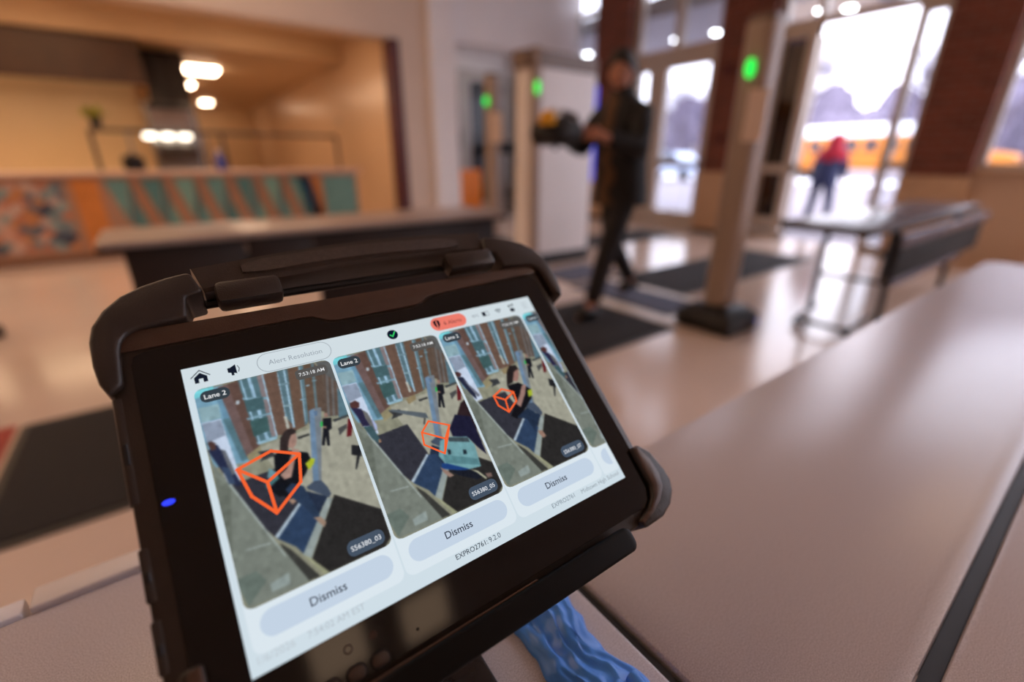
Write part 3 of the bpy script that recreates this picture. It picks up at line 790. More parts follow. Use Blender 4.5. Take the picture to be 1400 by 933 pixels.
# bare winter trees beyond the street: three grown skeletons, repeated
def grow(seed):
    rnd = random.Random(seed)
    tr, tw = MB(), MB()
    def rec(p, d, L, r, lev):
        q = p + d * L
        (tr if lev < 3 else tw).tube([p, p + d * L * 0.5 + Vector((rnd.uniform(-1, 1), rnd.uniform(-1, 1), 0)) * L * 0.05, q], [r, r * 0.8, r * 0.62], 6 if lev < 2 else 3)
        if lev >= 6:
            return
        for i in range(4 if lev < 2 else 3):
            a = rnd.uniform(0, 2 * PI)
            s = Vector((math.cos(a), math.sin(a), rnd.uniform(-0.1, 0.5)))
            nd = (d * rnd.uniform(0.6, 1.0) + s * rnd.uniform(0.45, 0.85)).normalized()
            rec(p + d * L * rnd.uniform(0.55, 1.0), nd, L * rnd.uniform(0.62, 0.80), r * 0.58, lev + 1)
    rec(Vector((0, 0, 0)), Vector((0, 0, 1)), 3.6, 0.26, 0)
    return tr, tw
M_BARK = mat('winter_bark', rgb(104, 96, 112), 0.9, noise=(3, 0.15))
M_TWIG = mat('winter_twigs', rgb(120, 112, 132), 0.9, noise=(3, 0.15))
KIT = []
spots = [(44, -5), (49, 8), (44, 21), (49, 34), (44, 47), (49, 60), (60, 1), (63, 15), (60, 28), (63, 42), (60, 55)]
for i, (x, y) in enumerate(spots):
    lb = 'bare lilac-grey winter tree standing in the row beyond the street'
    t = thing('bare_tree', lb, 'tree', (x, y, -0.02), 'bare trees beyond the street')
    if i < 3:
        tr, tw = grow(11 + i)
        a = obj('trunk', tr, M_BARK, t, local=True)
        c = obj('twigs', tw, M_TWIG, t, local=True)
        KIT.append((a.data, c.data))
    else:
        a = obj('trunk', None, None, t, data=KIT[i % 3][0])
        c = obj('twigs', None, None, t, data=KIT[i % 3][1])
    t.rotation_euler.z = i * 1.3
    k = 0.9 + 0.25 * ((i * 37) % 10) / 10
    t.scale = (k * 1.05, k * 1.05, k * 1.2)
# far woodland that closes the view: a mass of bare crowns nobody could count
hg = MB()
rw = random.Random(21)
for i in range(150):
    cy = -40 + rw.random() * 170
    cx = 84 + rw.random() * 14
    hh = rw.uniform(8.5, 13.5)
    hg.sphere((cx, cy, hh * 0.5 - 0.6), (rw.uniform(2.5, 4.0), rw.uniform(2.5, 4.5), hh * 0.5), 10, 8)
nv = []
for p in hg.v:
    d = mnoise.noise_vector(Vector(p) * 0.9) * 0.7
    nv.append((p[0] + d.x, p[1] + d.y, p[2] + d.z))
hg.v = nv
h_ = obj('woodland', hg, mat('winter_woodland', rgb(118, 111, 130), 0.95, noise=(1.2, 0.35)), smooth=1.0)
h_['kind'] = 'stuff'
tag(h_, 'lilac-grey far woodland closing the view beyond the bare trees', 'woodland')

# ================================================================== PEOPLE
def skin_obj(name, J, edges, root, material, parent, sub=2, extra=None):
    """grow one surface around a skeleton J = {joint: ((x, y, z), (rx, ry))}"""
    keys = list(J)
    me = bpy.data.meshes.new(name)
    me.from_pydata([J[k][0] for k in keys], [(keys.index(a), keys.index(b)) for a, b in edges], [])
    ob = bpy.data.objects.new(name, me)
    COL.objects.link(ob)
    sk = ob.modifiers.new('skin', 'SKIN')
    sk.use_smooth_shade = True
    for i, k in enumerate(keys):
        r = J[k][1]
        me.skin_vertices[0].data[i].radius = r if isinstance(r, tuple) else (r, r)
        me.skin_vertices[0].data[i].use_root = (k == root)
    ss = ob.modifiers.new('sub', 'SUBSURF'); ss.levels = sub; ss.render_levels = sub
    bpy.context.view_layer.update()
    dg = bpy.context.evaluated_depsgraph_get()
    nm = bpy.data.meshes.new_from_object(ob.evaluated_get(dg))
    bpy.data.objects.remove(ob)
    bpy.data.meshes.remove(me)
    if extra is not None:
        bm = bmesh.new(); bm.from_mesh(nm)
        tmp = bpy.data.meshes.new('tmp'); tmp.from_pydata(extra.v, [], extra.f)
        bm.from_mesh(tmp)
        bmesh.ops.recalc_face_normals(bm, faces=bm.faces)
        bm.to_mesh(nm); bm.free(); bpy.data.meshes.remove(tmp)
    nm.name = name
    nm.materials.clear(); nm.materials.append(material)
    nm.shade_smooth()
    o = bpy.data.objects.new(name, nm)
    COL.objects.link(o); o.parent = parent
    ORG[o.name] = ORG[parent.name]
    return o
def head_mb(c, yaw, S=1.0):
    """head shape looking along +x before the turn: skull, jaw, nose, brow, ears"""
    mb = MB(); n, m = 28, 20
    cy, sy = math.cos(yaw), math.sin(yaw)
    rings = []
    for i in range(1, m):
        a = -PI / 2 + PI * i / m
        ring = []
        for k in range(n):
            t = 2 * PI * k / n
            ux, uy, uz = math.cos(t) * math.cos(a), math.sin(t) * math.cos(a), math.sin(a)
            x, y, z = ux * 0.098, uy * 0.076, uz * 0.118
            if z < 0:                                  # jaw narrows and comes forward
                q = -z / 0.118
                y *= 1 - 0.30 * q; x = x * (1 - 0.18 * q) + 0.014 * q
            f = max(0, ux) ** 2
            x += 0.024 * math.exp(-(y / 0.013) ** 2 - ((z + 0.020) / 0.024) ** 2) * f      # nose
            x += 0.006 * math.exp(-(y / 0.05) ** 2 - ((z - 0.024) / 0.012) ** 2) * f       # brow
            x -= 0.010 * (math.exp(-((abs(y) - 0.032) / 0.014) ** 2 - ((z - 0.006) / 0.012) ** 2)) * f   # eye sockets
            x += 0.006 * math.exp(-(y / 0.022) ** 2 - ((z + 0.062) / 0.010) ** 2) * f      # lips
            y += math.copysign(0.020, y) * math.exp(-((x + 0.004) / 0.016) ** 2 - ((z + 0.004) / 0.026) ** 2) * (abs(uy) ** 4)   # ears
            ring.append((c[0] + S * (x * cy - y * sy), c[1] + S * (x * sy + y * cy), c[2] + S * z))
        rings.append(ring)
    return mb.loft(rings)
def hair_mb(c, yaw, S=1.0, low=-0.03):
    mb = MB(); n, m = 28, 16
    cy, sy = math.cos(yaw), math.sin(yaw)
    rings = []
    for i in range(m):
        a = PI / 2 * i / (m - 1) * 0.97
        ring = []
        for k in range(n):
            t = 2 * PI * k / n
            back = (1 - math.cos(t)) / 2
            lo = 0.052 * (1 - back) ** 2 + (low - 0.04) * back                 # hairline: fringe in front, nape behind
            z = lo + (0.142 - lo) * math.sin(a)
            s_ = math.sqrt(max(0.0, 1 - (max(z, 0) / 0.144) ** 2))
            wob = 1.04 + 0.05 * math.sin(7 * t + 2.3 * i) + 0.03 * math.sin(13 * t - i)
            x, y = math.cos(t) * 0.110 * s_ * wob - 0.006, math.sin(t) * 0.090 * s_ * wob
            ring.append((c[0] + S * (x * cy - y * sy), c[1] + S * (x * sy + y * cy), c[2] + S * z))
        rings.append(ring)
    return mb.loft(rings)
def hand(J, E, side, wrist, fwd, out, up, curl, S=1.0):
    """palm, four unequal fingers and a thumb leaving the side of the palm"""
    w_ = Vector(J[wrist][0]); f = Vector(fwd).normalized(); o = Vector(out).normalized(); u = Vector(up).normalized()
    J[side + 'palm'] = (tuple(w_ + f * 0.05 * S), (0.030 * S, 0.017 * S))
    J[side + 'knk'] = (tuple(w_ + f * 0.085 * S), (0.034 * S, 0.014 * S))
    E += [(wrist, side + 'palm'), (side + 'palm', side + 'knk')]
    for i, (off, L) in enumerate(((0.030, 0.072), (0.010, 0.080), (-0.011, 0.074), (-0.030, 0.058))):
        a = w_ + f * 0.098 * S + o * off * S
        b = a + (f * math.cos(curl * 0.5) - u * math.sin(curl * 0.5)) * L * 0.5 * S
        c = b + (f * math.cos(curl) - u * math.sin(curl)) * L * 0.5 * S
        for nm, p, r in (('a', a, 0.0095), ('b', b, 0.0088), ('c', c, 0.0078)):
            J['%sf%d%s' % (side, i, nm)] = (tuple(p), r * S)
        E += [(side + 'knk', '%sf%da' % (side, i)), ('%sf%da' % (side, i), '%sf%db' % (side, i)), ('%sf%db' % (side, i), '%sf%dc' % (side, i))]
    a = w_ + f * 0.055 * S + o * 0.040 * S - u * 0.006
    b = a + (f * 0.7 + o * 0.5 - u * 0.5).normalized() * 0.035 * S
    J[side + 'ta'] = (tuple(a), 0.011 * S); J[side + 'tb'] = (tuple(b), 0.009 * S)
    E += [(side + 'palm', side + 'ta'), (side + 'ta', side + 'tb')]
def person(label, loc, yaw, P, colors, hair_low=-0.03, head_yaw=0.0, curl=0.9, group=None, shirt=True, S=1.0):
    """P: joints in the person's own frame (forward, left, up)"""
    per = thing('person', label, 'person', loc)
    sk = mat('skin', rgb(186, 128, 104), 0.5, noise=(8, 0.05))
    J = {}
    R = {'pelvis': (0.10, 0.075), 'belly': (0.10, 0.075), 'chest': (0.11, 0.08), 'collar': (0.07, 0.055), 'neck': 0.050, 'skull': 0.055,
         'shL': 0.045, 'elL': 0.036, 'wrL': 0.030, 'shR': 0.045, 'elR': 0.036, 'wrR': 0.030,
         'hipL': 0.065, 'knL': 0.046, 'anL': 0.036, 'toL': 0.026, 'hipR': 0.065, 'knR': 0.046, 'anR': 0.040, 'toR': 0.030}
    for k, r in R.items():
        J[k] = (P[k], r)
    for sd in 'LR':
        J['heel' + sd] = ((P['an' + sd][0] - 0.05, P['an' + sd][1], P['to' + sd][2] + 0.005 if P['an' + sd][2] < 0.12 else P['an' + sd][2] - 0.03), 0.03)
    E = [('pelvis', 'belly'), ('belly', 'chest'), ('chest', 'collar'), ('collar', 'neck'), ('neck', 'skull')]
    for sd in 'LR':
        E += [('collar', 'sh' + sd), ('sh' + sd, 'el' + sd), ('el' + sd, 'wr' + sd), ('pelvis', 'hip' + sd), ('hip' + sd, 'kn' + sd), ('kn' + sd, 'an' + sd), ('an' + sd, 'to' + sd)]
    for sd in 'LR':
        f = Vector(P['wr' + sd]) - Vector(P['el' + sd])
        inn = Vector((0, -1, 0)) if sd == 'L' else Vector((0, 1, 0))
        f.normalize()
        up = f.cross(inn) if sd == 'L' else inn.cross(f)
        up = up if up.length > 0.1 else Vector((0, 0, 1))
        hand(J, E, 'h' + sd, 'wr' + sd, f, up if up.z > 0 else -up, -inn, curl)
    for sd in 'LR':
        del J['heel' + sd]
    hc = Vector(P['head'])
    body = skin_obj('body', J, E, 'pelvis', sk, per, 2, head_mb(hc, head_yaw))
    # face details
    cy, sy = math.cos(head_yaw), math.sin(head_yaw)
    for s_ in (-1, 1):
        x, y = 0.082, s_ * 0.031
        obj('eye', MB().sphere((hc.x + x * cy - y * sy, hc.y + x * sy + y * cy, hc.z + 0.006), (0.010, 0.012, 0.007), 10, 6), mat('dark_eye', rgb(30, 22, 20), 0.2), per, local=True)
    x = 0.094
    obj('mouth', MB().sphere((hc.x + x * cy, hc.y + x * sy, hc.z - 0.062), (0.006, 0.020, 0.004), 10, 6), mat('lips', rgb(140, 76, 70), 0.5), per, local=True)
    obj('hair', hair_mb(hc, head_yaw, low=hair_low), mat('dark_hair', rgb(26, 20, 18), 0.55, noise=(40, 0.2)), per, local=True, smooth=1.0)
    # clothes grown on the same skeleton, a little larger
    jc, tr_, sh_, so_ = colors
    pz, bz, cz, kz, nz = (P[k][2] for k in ('pelvis', 'belly', 'chest', 'collar', 'neck'))
    def fx_at(z):
        return float(np.interp(z, [pz, bz, cz, kz, nz], [P[k][0] for k in ('pelvis', 'belly', 'chest', 'collar', 'neck')]))
    jm = MB(); rings = []
    prof = ((pz - 0.13, 0.150, 0.205), (pz - 0.04, 0.150, 0.200), (pz + 0.06, 0.140, 0.185), (bz, 0.136, 0.182), ((bz + cz) / 2, 0.142, 0.195), (cz, 0.148, 0.208), (cz + (kz - cz) * 0.6, 0.138, 0.210), (kz + 0.005, 0.118, 0.185), (kz + 0.045, 0.090, 0.120), (nz + 0.015, 0.074, 0.078), (nz + 0.045, 0.074, 0.076))
    for z, rx, ry in prof:
        rings.append([(fx_at(z) + rx * math.copysign(abs(math.cos(a)) ** 0.85, math.cos(a)) + 0.006 * math.sin(4 * a + z * 30), ry * math.copysign(abs(math.sin(a)) ** 0.85, math.sin(a)), z) for a in [2 * PI * k / 28 for k in range(28)]])
    jm.loft(rings)
    for sd in 'LR':
        sh, el, wr = (Vector(P[k + sd]) for k in ('sh', 'el', 'wr'))
        path = [sh + Vector((0, -math.copysign(0.07, sh.y), -0.01)), sh + Vector((0, -math.copysign(0.03, sh.y), -0.005)), sh.lerp(el, 0.10), sh.lerp(el, 0.35), sh.lerp(el, 0.75), el, el.lerp(wr, 0.25), el.lerp(wr, 0.6), el.lerp(wr, 0.93)]
        jm.tube(path, [0.035, 0.052, 0.064, 0.070, 0.066, 0.064, 0.060, 0.054, 0.047], 14)
    jk = obj('jacket', jm, jc, per, local=True, smooth=1.2)
    JT = {'waist': (tuple(Vector(P['pelvis']) + Vector((0, 0, 0.06))), (0.145, 0.11)), 'pelvis': (P['pelvis'], (0.150, 0.115))}
    ET = [('waist', 'pelvis')]
    for sd in 'LR':
        an = Vector(P['an' + sd])
        JT['hip' + sd] = (P['hip' + sd], 0.098); JT['kn' + sd] = (P['kn' + sd], 0.074); JT['an' + sd] = (tuple(an.lerp(Vector(P['kn' + sd]), 0.03)), 0.060)
        ET += [('pelvis', 'hip' + sd), ('hip' + sd, 'kn' + sd), ('kn' + sd, 'an' + sd)]
    skin_obj('trousers', JT, ET, 'pelvis', tr_, per, 2)
    for sd in 'LR':
        an, to = Vector(P['an' + sd]), Vector(P['to' + sd])
        fl = Vector((to.x - an.x, to.y - an.y, 0)).normalized()
        he = an - fl * 0.025 + Vector((0, 0, -0.045 if an.z < 0.12 else -0.02))
        mid = an.lerp(to, 0.55)
        skin_obj('shoe', {'a': (tuple(an), 0.060), 'h': (tuple(he), 0.050), 'm': (tuple(mid), (0.052, 0.050)), 't': (tuple(to), (0.048, 0.040))}, [('h', 'a'), ('a', 'm'), ('m', 't')], 'a', so_, per, 2)
    if shirt:
        pts = []
        rings = []
        for z, rx, ry in prof[:-1]:
            fx = fx_at(z); wv = 0.062 if z < cz else 0.050
            xx = rx * (1 - 0.5 * (wv / ry) ** 2) + 0.002
            rings.append([(fx + xx, -wv, z), (fx + xx + 0.012, 0, z), (fx + xx, wv, z), (fx + xx - 0.05, wv, z), (fx + xx - 0.05, -wv, z)])
        obj('shirt_front', MB().loft(rings), sh_, per, local=True, smooth=1.0)
    per.rotation_euler.z = yaw
    return per
M_JACKET = mat('black_jacket', rgb(15, 14, 17), 0.75, noise=(12, 0.25), bump=(60, 0.5))
M_TROUS = mat('charcoal_trousers', rgb(28, 25, 26), 0.85, noise=(12, 0.2))
M_SHIRT = mat('brown_shirt', rgb(92, 62, 36), 0.8, noise=(12, 0.2))
M_SHOE = mat('black_shoes', rgb(22, 20, 20), 0.5, noise=(20, 0.2))
walk = {'pelvis': (0, 0, 0.90), 'belly': (0.01, 0, 1.06), 'chest': (0.03, 0, 1.24), 'collar': (0.03, 0, 1.38), 'neck': (0.05, 0, 1.45), 'skull': (0.065, 0, 1.54), 'head': (0.075, 0, 1.575),
        'shL': (0.03, 0.17, 1.365), 'elL': (0.15, 0.25, 1.13), 'wrL': (0.36, 0.175, 1.18), 'shR': (0.03, -0.17, 1.365), 'elR': (0.16, -0.24, 1.14), 'wrR': (0.37, -0.17, 1.19),
        'hipL': (0.02, 0.09, 0.86), 'knL': (0.20, 0.11, 0.50), 'anL': (0.34, 0.115, 0.10), 'toL': (0.47, 0.12, 0.040),
        'hipR': (-0.02, -0.09, 0.86), 'knR': (-0.08, -0.10, 0.48), 'anR': (-0.36, -0.12, 0.15), 'toR': (-0.25, -0.13, 0.045)}
person('person in open black jacket walking through the lane with a black bag', (2.62, 2.25, 0), PI, walk, (M_JACKET, M_TROUS, M_SHIRT, M_SHOE), head_yaw=0.55)
out = {'pelvis': (0, 0, 0.80), 'belly': (0.03, 0, 0.93), 'chest': (0.07, 0, 1.09), 'collar': (0.10, 0, 1.21), 'neck': (0.13, 0, 1.27), 'skull': (0.16, 0, 1.34), 'head': (0.17, 0, 1.37),
       'shL': (0.10, 0.16, 1.20), 'elL': (0.10, 0.22, 0.98), 'wrL': (0.20, 0.20, 0.80), 'shR': (0.10, -0.16, 1.20), 'elR': (0.10, -0.22, 0.98), 'wrR': (0.20, -0.20, 0.80),
       'hipL': (0.0, 0.09, 0.77), 'knL': (0.08, 0.14, 0.44), 'anL': (0.10, 0.19, 0.10), 'toL': (0.23, 0.20, 0.04),
       'hipR': (0.0, -0.09, 0.77), 'knR': (0.0, -0.14, 0.44), 'anR': (-0.08, -0.19, 0.11), 'toR': (0.05, -0.20, 0.04)}
M_NAVY = mat('navy_coat', rgb(44, 50, 86), 0.8, noise=(12, 0.15))
po = person('person in navy clothes with a crimson hood walking outside the doorway', (9.15, 3.42, -0.02), 0.0, out, (M_NAVY, M_NAVY, M_NAVY, M_SHOE), shirt=False)
# crimson hooded top part worn over the coat
hood = MB()
rings = []
for z, rx, ry, fx in ((1.06, 0.155, 0.235, 0.07), (1.14, 0.165, 0.25, 0.09), (1.22, 0.14, 0.21, 0.10), (1.29, 0.115, 0.13, 0.12), (1.37, 0.128, 0.118, 0.155), (1.45, 0.115, 0.105, 0.16), (1.50, 0.06, 0.06, 0.155)):
    rings.append([(fx + rx * math.cos(2 * PI * k / 20), ry * math.sin(2 * PI * k / 20), z) for k in range(20)])
hood.loft(rings)
obj('hooded_cape', hood, mat('crimson_hood', rgb(170, 16, 44), 0.8, noise=(12, 0.1)), po, local=True, smooth=1.0)
# bag carried by the walking person
bag = thing('black_bag', 'black bag with yellow and white things on top held by the walking person', 'bag', (2.04, 2.27, 1.10))
rings = []
for z, sx, sy in ((1.15, 0.09, 0.10), (1.16, 0.14, 0.13), (1.20, 0.165, 0.145), (1.25, 0.14, 0.13), (1.285, 0.09, 0.09), (1.295, 0.04, 0.05)):
    rings.append([(2.04 + sx * math.copysign(abs(math.cos(a)) ** 0.7, math.cos(a)) - 0.03 * (z - 1.2) * 6, 2.27 + sy * math.copysign(abs(math.sin(a)) ** 0.7, math.sin(a)), z + 0.012 * math.sin(3 * a + z * 20)) for a in [2 * PI * k / 24 for k in range(24)]])
obj('bag_body', MB().loft(rings), mat('black_nylon', rgb(14, 13, 15), 0.6, noise=(20, 0.2)), bag, smooth=1.0)
obj('yellow_flap', MB().loft([[(1.91 + q * 0.045 * math.cos(a), 2.22 + q * 0.05 * math.sin(a), z) for a in [2 * PI * k / 12 for k in range(12)]] for q, z in ((1, 1.25), (1.1, 1.28), (0.8, 1.315), (0.3, 1.325))]), mat('yellow_flap', rgb(236, 170, 20), 0.5, noise=(10, 0.08)), bag, smooth=1.0)
obj('white_pouch', MB().loft([[(1.99 + q * 0.05 * math.cos(a), 2.25 + q * 0.05 * math.sin(a), z) for a in [2 * PI * k / 12 for k in range(12)]] for q, z in ((1, 1.265), (1.1, 1.295), (0.8, 1.33), (0.3, 1.345))]), mat('white_pouch', rgb(210, 206, 204), 0.6, noise=(10, 0.05)), bag, smooth=1.0)
obj('grey_strap', MB().tube([(2.11, 2.15, 1.22), (2.09, 2.18, 1.30), (2.06, 2.25, 1.325), (2.07, 2.33, 1.31), (2.09, 2.37, 1.22)], 0.018, 8), mat('grey_strap', rgb(86, 84, 88), 0.7, noise=(20, 0.1)), bag, smooth=1.0)

